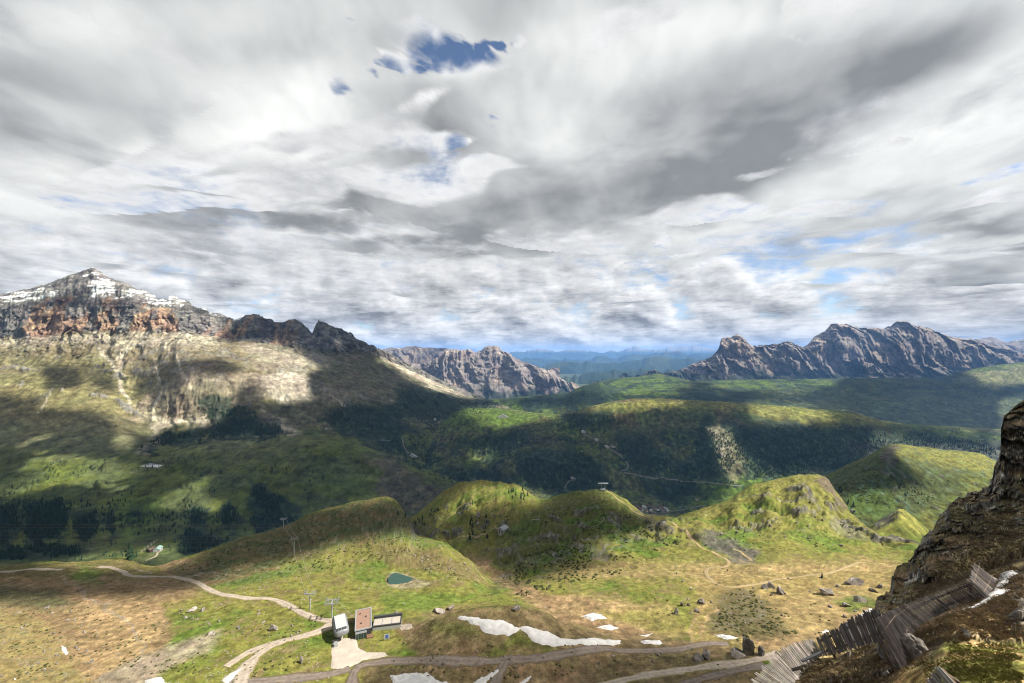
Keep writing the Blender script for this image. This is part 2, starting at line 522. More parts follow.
    c = mix3(c, LUSH, .75 * sstep(poly_d(wx, wy, [(830, 600), (862, 596), (880, 604), (850, 612)]), -3, 3))
    c = area(c, wx + 9 * n2, wy + 7 * n3, [(706, 612), (718, 597), (738, 588), (756, 592), (775, 612), (800, 633), (768, 641), (722, 640)], A(.085, .072, .034), 5, .8)
    c = mix3(c, DARKROCK, .8 * sstep(n3 + .4 * n2, .25, .55) * sstep(poly_d(px, py, [(706, 612), (722, 592), (745, 588), (765, 600), (768, 630), (720, 630)]), -4, 4))
    for pts, w in (([(693, 640), (697, 620), (703, 604)], 3.0), ([(703, 640), (709, 618), (714, 606)], 2.5)):
        c = lines(c, wx, wy, pts, TAN, w, .7)
    c = area(c, wx, wy, [(750, 640), (830, 630), (870, 606), (876, 612), (820, 660), (760, 660)], SOIL * 1.1, 4, .6)
    c = mix3(c, mix3(DARKROCK * 1.3 + 0 * n1[..., None], ROCK * .8, sstep(n3, -.1, .6)), np.clip(led * 1.3 - .25, 0, 1) * .85)
    c = mix3(c, DARKROCK * 1.4, sstep(nz, .66, .5) * .8)
    c = area(c, px, py, [(409 + (a - 409) * 1.09, 580 + (b - 580) * 1.22) for a, b in POND], A(.21, .175, .115), 1.5, .85)
    # wheel tracks and worn lines on the bare flat
    for pts, w in (([(92, 600), (120, 618), (140, 645), (146, 683)], 2.0), ([(60, 575), (92, 600)], 1.6), ([(135, 572), (180, 577), (215, 573)], 1.4), ([(96, 683), (150, 662), (205, 640)], 2)):
        c = lines(c, wx, wy, pts, A(.20, .165, .13), w, .7)
    return c * np.exp(.5 * n3 + .22 * n2)[..., None]


C = lambda *k, **o: (list(k), o)
mat_basin = land_mat("basin_ground", 4.0, 1.0, 0.25, var=.36)
basin = [
    C((0, 1060, 1.0), n=3),
    C((0, 800, 8), n=4),
    C((0, 750, 26), n=4),
    C((0, 745, 70), n=6, rough=.5),
    C((0, 735, 115), n=20, rough=.6),
    C((-600, 690, 148), (1600, 690, 148), n=50, rough=.8),
    C((-600, 640, 185), (0, 640, 185), (250, 645, 178), (300, 640, 182), (340, 640, 184), (400, 638, 186), (440, 622, 186), (483, 611, 187), (517, 610, 187), (540, 615, 187), (562, 626, 187), (590, 634, 187), (640, 645, 181), (700, 650, 176), (800, 650, 172), (900, 645, 175), (1600, 640, 175), n=30, rough=.9),
    C((-600, 622, 203), (0, 622, 203), (250, 622, 200), (310, 618, 204), (340, 612, 208), (400, 612, 210), (440, 621, 200), (483, 611, 206), (517, 610, 212), (540, 615, 212), (562, 625, 205), (590, 630, 200), (640, 634, 196), (700, 630, 196), (800, 625, 196), (900, 625, 196), (1600, 622, 196), n=30, rough=1.0),
    C((-600, 598, 232), (0, 598, 232), (100, 600, 230), (200, 600, 230), (260, 600, 228), (310, 598, 232), (350, 594, 240), (405, 588, 262), (450, 600, 235), (500, 602, 232), (540, 600, 238), (600, 605, 228), (700, 604, 228), (760, 604, 228), (850, 602, 228), (1600, 600, 228), n=26, rough=1.5),
    C((-600, 578, 272), (0, 578, 272), (120, 580, 268), (175, 578, 275), (230, 572, 290), (290, 568, 300), (350, 565, 310), (405, 572, 288), (450, 580, 270), (490, 594, 250), (510, 594, 252), (540, 588, 262), (600, 585, 268), (700, 580, 272), (760, 580, 272), (850, 580, 272), (1600, 578, 272), n=28, rough=2.0),
    C((-600, 571, 300), (0, 565, 318), (60, 563, 325), (120, 561, 335), (150, 567, 330), (176, 561, 360), (200, 553, 400), (240, 540, 440), (290, 525, 470), (313, 513, 490), (340, 505, 510), (360, 499, 520), (378, 497, 520), (392, 499, 510), (400, 506, 495), (410, 522, 460), (416, 535, 430), (441, 540, 400), (456, 552, 370), (473, 565, 335), (483, 579, 305), (492, 585, 294), (510, 588, 290),
      (530, 582, 300), (560, 575, 310), (600, 570, 318), (650, 566, 322), (700, 562, 326), (750, 558, 332), (800, 555, 340), (850, 556, 340), (930, 562, 332), (1100, 562, 330), (1600, 560, 330), n=22, rough=2.6, wob=(2.2, 40, 25), jagw=lambda p: sstep(p, 200, 260) * sstep(p, 520, 490)),
    C((-600, 700, 480), (100, 700, 480), (170, 690, 520), (200, 640, 560), (390, 600, 560), (410, 565, 520), (425, 556, 470), (440, 560, 450), (470, 562, 400), (480, 568, 375), (490, 573, 352), (500, 578, 338), (512, 582, 322), (530, 576, 332), (560, 566, 345), (600, 557, 355), (650, 550, 365), (700, 546, 370), (750, 542, 375), (800, 540, 380), (850, 545, 378), (930, 550, 372), (1100, 552, 370), (1600, 552, 370), n=30, rough=4.5),
    C((-600, 720, 640), (300, 720, 640), (390, 600, 620), (420, 538, 580), (440, 525, 560), (470, 520, 545), (500, 540, 460), (520, 536, 445), (560, 525, 450), (600, 520, 460), (640, 530, 450), (670, 532, 445), (700, 525, 455), (750, 512, 475), (800, 500, 485), (830, 512, 470), (850, 530, 440), (900, 545, 400), (930, 550, 390), (1100, 552, 390), (1600, 552, 390), n=34, rough=9, wob=(6, 46, 23), jagw=lambda p: sstep(p, 420, 450) * sstep(p, 870, 830)),
    C((-600, 720, 800), (300, 720, 800), (385, 600, 760), (400, 530, 720), (410, 520, 710), (425, 508, 705), (440, 495, 695), (455, 486, 685), (470, 482, 675), (490, 482, 662), (510, 485, 645), (530, 493, 622), (545, 499, 592), (560, 495, 580), (580, 492, 570), (602, 490, 562), (615, 494, 560), (625, 501, 552), (635, 509, 546), (645, 514, 541), (655, 515, 540), (668, 517, 536), (690, 513, 541),
      (705, 508, 550), (720, 502, 556), (740, 492, 562), (755, 485, 566), (775, 480, 570), (800, 475, 570), (815, 474, 565), (825, 478, 552), (835, 489, 532), (845, 503, 512), (853, 516, 482), (868, 528, 445), (878, 537, 415), (888, 550, 380), (900, 556, 385), (1100, 556, 400), (1600, 556, 400), n=14, rough=3.2, wob=(2.6, 34, 21), jagw=lambda p: sstep(p, 400, 430) * sstep(p, 870, 830)),
    C((-600, 740, 960), (300, 740, 960), (600, 600, 760), (800, 600, 760), (900, 640, 640), (1600, 640, 640), n=8, rough=4),
    C((-600, 760, 1150), (1600, 760, 1150), n=2),
]
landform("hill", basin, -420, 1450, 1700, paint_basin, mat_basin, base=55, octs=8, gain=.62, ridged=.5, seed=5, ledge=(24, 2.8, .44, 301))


def paint_knoll(px, py, X, Y, Z, nz, cl, t, led):
    n1, n2 = fbm(X, Y, 40, 5, 11, .6), fbm(X, Y, 12, 5, 12, .6)
    c = mix3(DRY * 1.1 + 0 * n1[..., None], GRASS, sstep(n1, -.3, .5) * .6)
    c = mix3(c, LUSH, .8 * sstep(py, 527, 545))
    c = area(c, px + 4 * n2, py + 3 * n2, [(872, 520), (886, 513), (900, 508), (896, 516), (884, 526), (874, 530)], DARKROCK, 2, .9)
    return c * np.exp(.7 * n2)[..., None]


landform("hill", [C((700, 600, 500), (1000, 600, 500), n=8, rough=1), C((800, 575, 520), (868, 560, 520), (930, 560, 520), (1100, 570, 520), n=30, rough=2),
                  C((780, 600, 590), (840, 560, 590), (855, 540, 590), (868, 527, 590), (878, 521, 590), (889, 515, 590), (900, 509, 590), (908, 514, 585), (918, 522, 580), (928, 531, 575), (950, 550, 570), (1100, 600, 570), n=8, rough=1.5),
                  C((700, 640, 700), (1100, 640, 700), n=2)], 770, 1080, 300, paint_knoll, mat_basin, base=40, octs=7, gain=.6, seed=9, ledge=(30, 2.5, .45, 303))


# ---- wooded hill behind the right knoll
def paint_shoulder(px, py, X, Y, Z, nz, cl, t, led):
    n1, n2, n3 = fbm(X, Y, 90, 6, 21, .6), fbm(X, Y, 30, 5, 22, .6), fbm(X, Y, 11, 4, 23, .6)
    wx, wy = warp(px, py, X, Y, 60, 6, 3)
    c = mix3(GRASS * .75 + 0 * n1[..., None], DRY * .8, sstep(n1, -.2, .5) * .7)
    c = area(c, wx, wy, [(884, 447), (895, 442), (1010, 455), (1010, 478), (960, 470), (910, 468), (898, 458)], DRY * 1.15, 5, .75)
    c = area(c, wx, wy, [(780, 520), (830, 474), (880, 452), (930, 462), (970, 470), (960, 490), (930, 505), (905, 520), (860, 540)], MEADOW, 7, .7)
    c = mix3(c, FOREST * 1.3, .85 * sstep(n2 + .6 * n3, .05, .45) * sstep(poly_d(wx, wy, [(800, 520), (835, 472), (880, 452), (900, 460), (925, 480), (925, 500), (910, 520), (880, 520)]), -8, 8))
    c = mix3(c, SCRUB, .7 * sstep(n2 + .3 * n3, .2, .6))
    c = area(c, wx, wy, [(884, 446), (894, 444), (898, 452), (904, 462), (893, 466), (882, 460)], DARKROCK, 3, .85)
    c = area(c, wx, wy, [(845, 497), (880, 485), (900, 500), (880, 520), (850, 512)], LUSH, 5, .6)
    c = mix3(c, ROCK * .8, .8 * np.clip(led * 1.4 - .4, 0, 1))
    c = mix3(c, FOREST * 1.6, .6 * sstep(n3 + .5 * n2, .25, .6))
    return c * np.exp(.8 * n3 + .3 * n2)[..., None]


mat_mid = land_mat("hillside", 14.0, 3.0, 0.8)
shoulder = [C((700, 620, 690), (1300, 620, 690), n=16, rough=3), C((760, 545, 760), (870, 540, 760), (1300, 530, 760), n=40, rough=5), C((760, 525, 840), (800, 512, 840), (870, 500, 840), (950, 495, 850), (1300, 500, 850), n=50, rough=7),
            C((740, 515, 1010), (760, 502, 1005), (800, 487, 1000), (830, 473, 1000), (850, 463, 1000), (870, 454, 1000), (884, 446, 1000), (893, 444, 995), (920, 447, 1010), (950, 450, 1030), (975, 452, 1040), (998, 460, 1040), (1050, 470, 1040), (1300, 500, 1040), n=10, rough=2.5, cliff=.2),
            C((700, 620, 1250), (1300, 620, 1250), n=2)]
landform("hill", shoulder, 740, 1280, 480, paint_shoulder, mat_mid, base=120, octs=8, gain=.6, seed=15, flute_amp=10, ledge=(36, 3.0, .62, 305))


# ---- the great massif on the left with its meadows and front hill
FRONT_WOODS = [[(-40, 505), (18, 506), (24, 528), (8, 550), (-40, 550)], [(20, 505), (40, 500), (60, 492), (72, 508), (62, 538), (36, 545), (24, 534)], [(74, 512), (96, 506), (100, 528), (84, 545), (72, 536)], [(102, 514), (116, 509), (124, 522), (112, 536)], [(-40, 548), (60, 544), (100, 548), (70, 560), (-40, 560)], [(130, 508), (145, 510), (142, 525), (130, 522)], [(182, 512), (198, 504), (208, 516), (206, 530), (190, 528)],
               [(222, 505), (236, 502), (240, 520), (232, 532), (222, 526)], [(250, 480), (275, 490), (296, 510), (296, 540), (262, 545), (250, 520)], [(180, 527), (230, 536), (250, 555), (180, 560)],
               [(148, 462), (140, 448), (165, 432), (205, 425), (260, 432), (300, 434), (262, 440), (210, 440), (190, 448), (165, 446)]]
MASSIF_WOODS = FRONT_WOODS + [[(205, 395), (225, 398), (250, 410), (290, 432), (250, 440), (215, 430), (200, 415)], [(325, 415), (345, 404), (395, 405), (400, 420), (420, 430), (395, 445), (355, 440), (330, 430)],
                              [(400, 385), (430, 388), (470, 400), (510, 395), (480, 420), (440, 424), (410, 420), (385, 425), (392, 405)], [(355, 440), (400, 440), (420, 462), (380, 452)],
                              [(430, 455), (455, 458), (475, 478), (470, 488), (445, 470)], [(480, 378), (520, 395), (500, 402), (470, 395)]]


def paint_massif(px, py, X, Y, Z, nz, cl, t, led):
    V = Y + 1.5 * Z
    n0, n1, n2, n3 = fbm(X, V, 600, 5, 31, .55), fbm(X, V, 220, 5, 32, .6), fbm(X, V, 90, 5, 33, .6), fbm(X, V, 45, 4, 34, .65)
    wx, wy = warp(px, py, X, V, 140, 7, 3)
    c = mix3(MEADOW * 1.2 + 0 * n1[..., None], GRASS * .8, sstep(n1 + .5 * n2, -.3, .5))
    c = mix3(c, LUSH * .75, .45 * sstep(n0 + .6 * n2, .1, .6) * sstep(py, 455, 500))
    c = mix3(c, SCRUB, .5 * sstep(n2 + n3, .25, .7))
    # upper alp: dry grass, grey debris
    up = sstep(wy, 474, 420) * sstep(wx, 330, 240)
    c = mix3(c, A(.150, .135, .082), .8 * up)
    up = sstep(wy, 445, 408) * sstep(wx, 470, 350)
    c = mix3(c, A(.185, .145, .075), .8 * up * sstep(n1, -.8, .2))
    hi = sstep(wy + 10 * n1, 392, 362) * sstep(wx, 500, 430)
    c = mix3(c, A(.165, .128, .080), .7 * hi)
    c = mix3(c, ROCK * .6, .75 * hi * sstep(n2 + .6 * n3, .12, .45))
    c = area(c, wx, wy, [(-40, 350), (100, 352), (150, 380), (200, 392), (140, 410), (60, 420), (-40, 400)], A(.150, .135, .058), 12, .6)
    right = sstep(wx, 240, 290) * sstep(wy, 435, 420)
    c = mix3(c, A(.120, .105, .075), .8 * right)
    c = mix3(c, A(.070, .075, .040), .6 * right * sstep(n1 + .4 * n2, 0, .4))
    # scree fans and gullies under the wall
    c = area(c, wx, wy + 6 * n2, [(-40, 338), (60, 334), (90, 328), (180, 330), (225, 338), (215, 346), (150, 346), (110, 346), (70, 341), (-40, 348)], SCREE, 4, .8)
    c = area(c, wx, wy, [(240, 345), (310, 350), (335, 362), (290, 372), (260, 366)], SCREE * .8, 5, .7)
    for pts, w in (([(100, 348), (118, 372), (121, 388), (128, 400), (130, 412)], 2.8), ([(130, 345), (120, 358), (122, 375)], 3.5), ([(55, 385), (47, 400), (40, 412)], 1.2), ([(155, 358), (160, 385)], 2.0), ([(175, 352), (182, 372), (190, 390)], 2.0),
                   ([(375, 352), (400, 366), (430, 382), (462, 396)], 4.0), ([(330, 395), (345, 407)], 2.0)):
        c = lines(c, px + .35 * (wx - px), py + .35 * (wy - py), pts, SCREE * 1.05, w, .9)
    c = area(c, wx, wy, [(262, 375), (285, 372), (306, 376), (312, 396), (290, 402), (266, 400)], A(.36, .31, .26), 3, .8)
    # pale rock step with its scree cone
    c = area(c, wx, wy, [(135, 400), (160, 385), (190, 366), (215, 375), (262, 372), (355, 392), (352, 402), (300, 402), (255, 400), (232, 415), (212, 425), (200, 418), (170, 424), (155, 412), (150, 424), (135, 418)], A(.205, .168, .135), 4, .6)
    c = area(c, wx, wy, [(150, 412), (170, 420), (210, 418), (222, 405), (205, 428), (180, 424), (160, 432), (163, 440), (150, 456), (140, 454), (152, 436)], SCREE * 1.1, 3, .85)
    c = area(c, wx, wy, [(256, 405), (278, 420), (305, 434), (296, 436), (270, 424)], SCREE, 2.5, .8)
    c = area(c, wx, wy, [(410, 370), (440, 380), (480, 398), (470, 402), (430, 390)], A(.26, .22, .17), 3, .7)
    # the wall: grey with orange panels, snow on top
    wall = sstep(t, 230, 234) * (1 - sstep(t, 277, 281))
    crack = sstep(1 - np.abs(fbm(X + .4 * Y + 12 * n3, Z * .12, 70, 5, 76, .62)) * 3.2, .55, .95)
    rk = mix3(A(.120, .110, .108) + 0 * n1[..., None], A(.190, .170, .155), sstep(fbm(X, Z * .7, 60, 5, 77, .65), -.4, .5))
    org = sstep(fbm(X + .3 * Y, Z * .45, 190, 5, 71, .6) + .35 * sstep(t, 262, 240), .12, .42) * sstep(px, 330, 260)
    rk = mix3(rk, ORANGE, .75 * org)
    rk = mix3(rk, A(.055, .050, .050), .75 * crack)
    rk = rk * (1 - .3 * sstep(np.sin(Z / 7.5 + 3 * n2), .4, .9))[..., None]
    c = mix3(c, rk, wall)
    top2 = sstep(t, 277, 282)
    bed = fbm(X * .35 + .2 * Y, Z * 2.2, 110, 5, 79, .62)
    c = mix3(c, mix3(A(.105, .095, .092) + 0 * n1[..., None], A(.17, .155, .145), sstep(bed, -.2, .4)), np.maximum(top2, 0) * sstep(px, 470, 400))
    sn = top2 * sstep(fbm(X * .5, Y, 200, 5, 80, .6) + .5 * bed + .8 * (nz - .82), .16, .34) * sstep(px, 345, 240)
    sn = np.maximum(sn, top2 * sstep(poly_d(wx, wy, [(84, 283), (95, 275), (105, 282), (125, 293), (118, 297), (92, 297)]), -2, 3) * .95 * sstep(bed, .45, .25))
    sn = np.maximum(sn, top2 * sstep(poly_d(wx, wy, [(-60, 296), (10, 293), (50, 292), (56, 297), (30, 303), (-60, 306)]), -2, 2) * .9 * sstep(bed, .35, .15))
    sn = sn * (1 - .95 * sstep(.12 + fbm(X * .4 + .3 * Y, Z * 2.6, 60, 4, 83, .6) + .4 * n3, .0, .22))
    c = mix3(c, SNOW * .9, np.clip(sn, 0, 1) * .95)
    c = mix3(c, ROCK * .85, .85 * np.clip(led * 1.4 - .3, 0, 1) * (1 - wall) * sstep(wy, 440, 425))
    # eroded brown gully of the front hill, snow remnants
    c = area(c, wx, wy, [(365, 458), (395, 456), (410, 470), (440, 490), (452, 505), (395, 520), (375, 490), (380, 474)], A(.085, .065, .055), 6, .7)
    c = area(c, px, py, [(140, 466.5), (150, 463), (163, 465.5), (158, 467)], SNOW * .8, .6, .9)
    c = area(c, wx, wy, [(120, 500), (150, 498), (165, 512), (150, 540), (120, 545)], LUSH, 6, .6)
    for w in MASSIF_WOODS:
        c = area(c, wx + 7 * n2, wy + 5 * n3, w, FOREST * 1.2, 4, .85)
    for pts in ([(150, 545), (157, 540), (140, 552)], ):
        c = lines(c, px, py, pts, SCREE, .8, .8)
    return c * np.exp(.42 * n3 + .3 * n2)[..., None]


mat_massif = land_mat("massif_ground", 70.0, 20.0, 5.0)
massif = [
    C((-700, 580, 1000), (150, 572, 1000), (300, 560, 1200), (450, 545, 1400), (640, 540, 1450), n=14, rough=8),
    C((-700, 545, 1200), (0, 545, 1200), (150, 543, 1230), (300, 530, 1400), (400, 525, 1500), (450, 520, 1550), (640, 530, 1600), n=50, rough=10),
    C((-700, 490, 1600), (0, 482, 1650), (100, 480, 1650), (200, 476, 1650), (300, 472, 1650), (400, 490, 1650), (450, 504, 1630), (640, 525, 1700), n=40, rough=16),
    C((-700, 440, 1950), (0, 432, 1950), (100, 436, 1950), (160, 449, 1900), (200, 442, 1910), (250, 437, 1950), (300, 435, 1950), (345, 441, 1900), (400, 460, 1850), (440, 476, 1800), (460, 491, 1750), (480, 502, 1720), (640, 530, 1800), n=10, rough=7),
    C((-700, 420, 2080), (0, 412, 2080), (100, 418, 2080), (160, 445, 2060), (200, 444, 2060), (250, 443, 2120), (300, 444, 2160), (345, 450, 2200), (400, 470, 2300), (440, 490, 2400), (480, 510, 2450), (640, 530, 2500), n=18, rough=8),
    C((-700, 395, 2250), (0, 388, 2270), (100, 396, 2260), (150, 420, 2240), (200, 424, 2220), (240, 425, 2260), (300, 430, 2380), (350, 430, 2550), (400, 438, 2750), (450, 432, 3050), (480, 418, 3400), (520, 417, 3800), (640, 450, 4400), n=40, rough=14, cliff=.3),
    C((-700, 378, 2420), (0, 372, 2430), (100, 377, 2430), (150, 398, 2330), (180, 380, 2330), (205, 374, 2370), (240, 377, 2440), (300, 389, 2560), (350, 396, 2800), (400, 400, 3150), (440, 402, 3500), (480, 405, 3900), (500, 406, 4100), (520, 415, 4300), (640, 448, 5000), n=60, rough=14, cliff=.25),
    C((-700, 345, 2750), (0, 338, 2750), (40, 337, 2750), (90, 332, 2750), (130, 332, 2770), (180, 333, 2820), (220, 338, 2900), (256, 342, 3000), (280, 345, 3080), (312, 348, 3200), (350, 352, 3500), (372, 354, 3700), (390, 361, 3900), (410, 370, 4050), (440, 384, 4250), (480, 400, 4450), (500, 405, 4600), (520, 414, 4700), (640, 447, 5400), n=46, rough=7, cliff=.8),
    C((-700, 315, 2880), (0, 303, 2880), (50, 299, 2880), (100, 298, 2880), (130, 300, 2890), (150, 306, 2920), (180, 312, 2960), (210, 318, 3040), (232, 321, 3090), (240, 320, 3105), (246, 314.5, 3110), (256, 315, 3120), (276, 320.5, 3190), (296, 320.5, 3230), (306, 326, 3290), (312, 333, 3330), (316, 322, 3350), (322, 321, 3370), (330, 324, 3410), (350, 333, 3580), (372, 347, 3760), (390, 355, 3950), (410, 364, 4120), (440, 380, 4330), (480, 396.5, 4600), (500, 404, 4700), (520, 413, 4900), (640, 446, 5600), n=30, rough=7, cliff=.5, lin=True, jag=(2.4, 12, 5), jagw=lambda p: sstep(p, -100, 0) * sstep(p, 420, 380)),
    C((-700, 310, 3250), (-100, 302, 3250), (0, 297, 3250), (22, 292, 3250), (45, 287, 3240), (60, 281, 3230), (75, 276, 3220), (85, 272, 3215), (93, 270, 3210), (100, 274, 3215), (107, 279, 3220), (115, 282, 3220), (125, 284, 3220), (135, 289, 3220), (145, 294, 3220), (152, 299, 3220), (157, 301, 3220), (163, 299, 3225), (187, 299, 3235), (193, 306, 3240), (210, 312, 3250), (232, 321, 3260), (256, 316, 3280), (276, 321.5, 3300), (296, 321.5, 3340), (312, 334, 3420), (322, 322, 3450), (350, 334.5, 3660), (372, 348.5, 3850), (390, 356, 4050), (410, 365, 4230), (440, 381.5, 4430), (480, 398, 4720), (500, 405, 4800), (520, 414, 5000), (640, 447, 5700), n=10, rough=7, cliff=.5, lin=True, jag=(2.0, 13, 3), jagw=lambda p: sstep(p, 100, 150) * sstep(p, 400, 360) + .35),
    C((-700, 345, 3900), (640, 460, 5950), n=3),
    C((-700, 420, 4600), (640, 460, 6500), n=1),
]
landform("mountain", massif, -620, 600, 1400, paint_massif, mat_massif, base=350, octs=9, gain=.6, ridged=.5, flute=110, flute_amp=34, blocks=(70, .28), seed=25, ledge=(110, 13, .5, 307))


# ---- middle valley: shaded wooded slope under the long green ridge
VALLEY_WOODS = [[(395, 450), (412, 430), (440, 425), (430, 445), (440, 462), (425, 475), (405, 462)], [(510, 455), (540, 450), (575, 448), (600, 462), (620, 490), (560, 500), (520, 490)], [(610, 440), (640, 432), (672, 450), (690, 470), (650, 478), (625, 470)],
                [(700, 418), (735, 420), (745, 455), (735, 485), (700, 480), (670, 476), (690, 455)], [(730, 425), (780, 420), (830, 426), (900, 432), (1010, 440), (1010, 470), (860, 478), (800, 482), (745, 478)],
                [(650, 480), (690, 478), (710, 498), (690, 506), (660, 500)], [(440, 462), (480, 470), (520, 480), (500, 490), (450, 480)], [(470, 440), (520, 430), (540, 440), (500, 455), (470, 455)], [(560, 410), (610, 412), (620, 425), (570, 430)]]


def paint_valley(px, py, X, Y, Z, nz, cl, t, led):
    n0, n1, n2, n3 = fbm(X, Y, 700, 5, 41, .55), fbm(X, Y, 220, 5, 42, .6), fbm(X, Y, 80, 5, 43, .6), fbm(X, Y, 30, 4, 44, .65)
    wx, wy = warp(px, py, X, Y, 160, 8, 3)
    c = mix3(MEADOW * 1.15 + 0 * n1[..., None], HEATH * .95, sstep(n1 + .5 * n2, -.3, .4) * .75)
    c = mix3(c, LUSH * .75, .7 * sstep(n0 + .4 * n1, .05, .5))
    c = area(c, wx, wy, [(570, 412), (600, 402), (700, 400), (800, 406), (900, 420), (880, 430), (800, 424), (740, 412), (690, 408), (620, 410)], DRY * 1.0, 4, .7)
    c = area(c, wx, wy, [(395, 440), (440, 412), (480, 405), (560, 414), (520, 425), (460, 428)], LUSH * .85, 6, .7)
    c = area(c, wx, wy, [(700, 485), (770, 478), (800, 490), (740, 505), (690, 512)], LUSH * .8, 4, .8)
    c = area(c, wx, wy, [(550, 500), (580, 470), (600, 480), (640, 500), (600, 510)], LUSH * .6, 5, .5)
    c = mix3(c, FOREST * 1.1, .8 * sstep(n1 + .7 * n2, .22, .42) * sstep(py, 415, 435))
    for w in VALLEY_WOODS:
        c = area(c, wx + 7 * n2, wy + 5 * n3, w, FOREST * 1.2, 5, .85)
    c = area(c, wx, wy, [(710, 425), (722, 420), (736, 440), (745, 470), (735, 485), (724, 455)], A(.16, .14, .08), 4, .6)
    c = mix3(c, A(.17, .145, .125), .8 * sstep(n3 + .5 * n2, .1, .5) * sstep(poly_d(wx, wy, [(708, 428), (722, 428), (732, 450), (725, 455)]), -3, 3))
    c = area(c, wx, wy, [(840, 440), (1010, 445), (1010, 472), (880, 470)], A(.065, .062, .058), 8, .6)
    for pts, w in (([(395, 444), (420, 432), (432, 424)], 1.6), ([(400, 450), (405, 464), (412, 470)], 1.2)):
        c = lines(c, wx, wy, pts, LUSH * 1.3, w, .8)
    return c * np.exp(.7 * n3 + .35 * n2)[..., None]


mat_valley = land_mat("valley_ground", 70.0, 18.0, 4.0)
valley = [
    C((300, 565, 1350), (1300, 565, 1350), n=10, rough=6),
    C((300, 530, 1800), (450, 515, 1950), (560, 515, 2050), (650, 517, 2080), (720, 508, 2150), (760, 500, 2200), (850, 490, 2250), (1000, 480, 2300), (1300, 480, 2300), n=26, rough=7),
    C((300, 500, 2200), (420, 495, 2300), (450, 490, 2350), (560, 492, 2330), (650, 498, 2300), (720, 488, 2350), (800, 482, 2400), (1000, 468, 2450), (1300, 468, 2450), n=34, rough=20),
    C((300, 470, 2500), (400, 470, 2550), (450, 468, 2560), (520, 465, 2500), (600, 468, 2480), (700, 462, 2550), (800, 462, 2560), (1000, 455, 2600), (1300, 458, 2600), n=36, rough=26),
    C((300, 450, 2800), (400, 445, 2850), (420, 440, 2900), (480, 433, 2880), (560, 435, 2850), (640, 428, 2830), (700, 427, 2850), (800, 430, 2820), (900, 437, 2850), (1000, 441, 2870), (1300, 445, 2870), n=26, rough=18),
    C((300, 445, 3200), (400, 427, 3300), (440, 416, 3400), (470, 409, 3500), (500, 409, 3480), (530, 413, 3350), (560, 415, 3150), (600, 404, 3170), (640, 399, 3200), (690, 400.5, 3200), (720, 402, 3200), (760, 405, 3200), (800, 408, 3150), (850, 412, 3100), (870, 418, 3060), (900, 424, 3060), (950, 427, 3100), (1000, 430, 3100), (1300, 440, 3100), n=10, rough=5),
    C((300, 450, 3800), (400, 432, 3900), (500, 413, 4100), (560, 422, 3800), (700, 408, 3900), (900, 432, 3800), (1300, 446, 3800), n=3, rough=4),
    C((300, 480, 4600), (1300, 480, 4600), n=1),
]
landform("hill", valley, 330, 1250, 1000, paint_valley, mat_valley, base=420, octs=9, gain=.6, ridged=.4, seed=35, ledge=(120, 12, .5, 309))


# ---- rolling green hills farther out
def paint_rolling(px, py, X, Y, Z, nz, cl, t, led):
    n0, n1, n2, n3 = fbm(X, Y, 1100, 5, 51, .55), fbm(X, Y, 400, 5, 52, .6), fbm(X, Y, 150, 5, 53, .6), fbm(X, Y, 60, 4, 54, .6)
    wx, wy = warp(px, py, X, Y, 300, 7, 3)
    c = mix3(MEADOW * 1.0 + 0 * n1[..., None], GRASS * .75, sstep(n1, -.3, .5))
    c = mix3(c, FOREST, .92 * sstep(n1 + .8 * n2 + .3 * n3, -.12, .12))
    for w in ([(565, 384), (600, 374), (640, 374), (670, 378), (690, 386), (650, 388), (610, 392)], [(600, 390), (640, 384), (690, 392), (650, 400), (610, 400)], [(420, 402), (470, 400), (510, 400), (550, 404), (560, 416), (500, 412), (440, 420)],
              [(700, 382), (740, 378), (830, 378), (840, 386), (760, 390), (720, 388)], [(960, 366), (1030, 360), (1030, 382), (980, 384)]):
        c = mix3(c, LUSH * 1.05, .8 * sstep(poly_d(wx, wy, w), -4, 4) * sstep(n2 + .4 * n1 + .3 * n3, .15, -.1))
    c = area(c, wx, wy, [(512, 400), (550, 394), (575, 390), (590, 384), (605, 384), (620, 392), (600, 402), (560, 408), (530, 410)], FOREST * 1.1, 3, .8)
    c = area(c, wx, wy, [(680, 392), (730, 393), (760, 400), (720, 404), (690, 400)], FOREST, 3, .8)
    c = area(c, wx, wy, [(770, 392), (1010, 398), (1010, 432), (900, 424), (800, 405)], A(.075, .085, .042), 5, .6)
    c = area(c, wx, wy, [(965, 376), (1030, 364), (1030, 384), (990, 390)], A(.16, .15, .08), 4, .6)
    return c * np.exp(.6 * n3 + .4 * n2)[..., None]


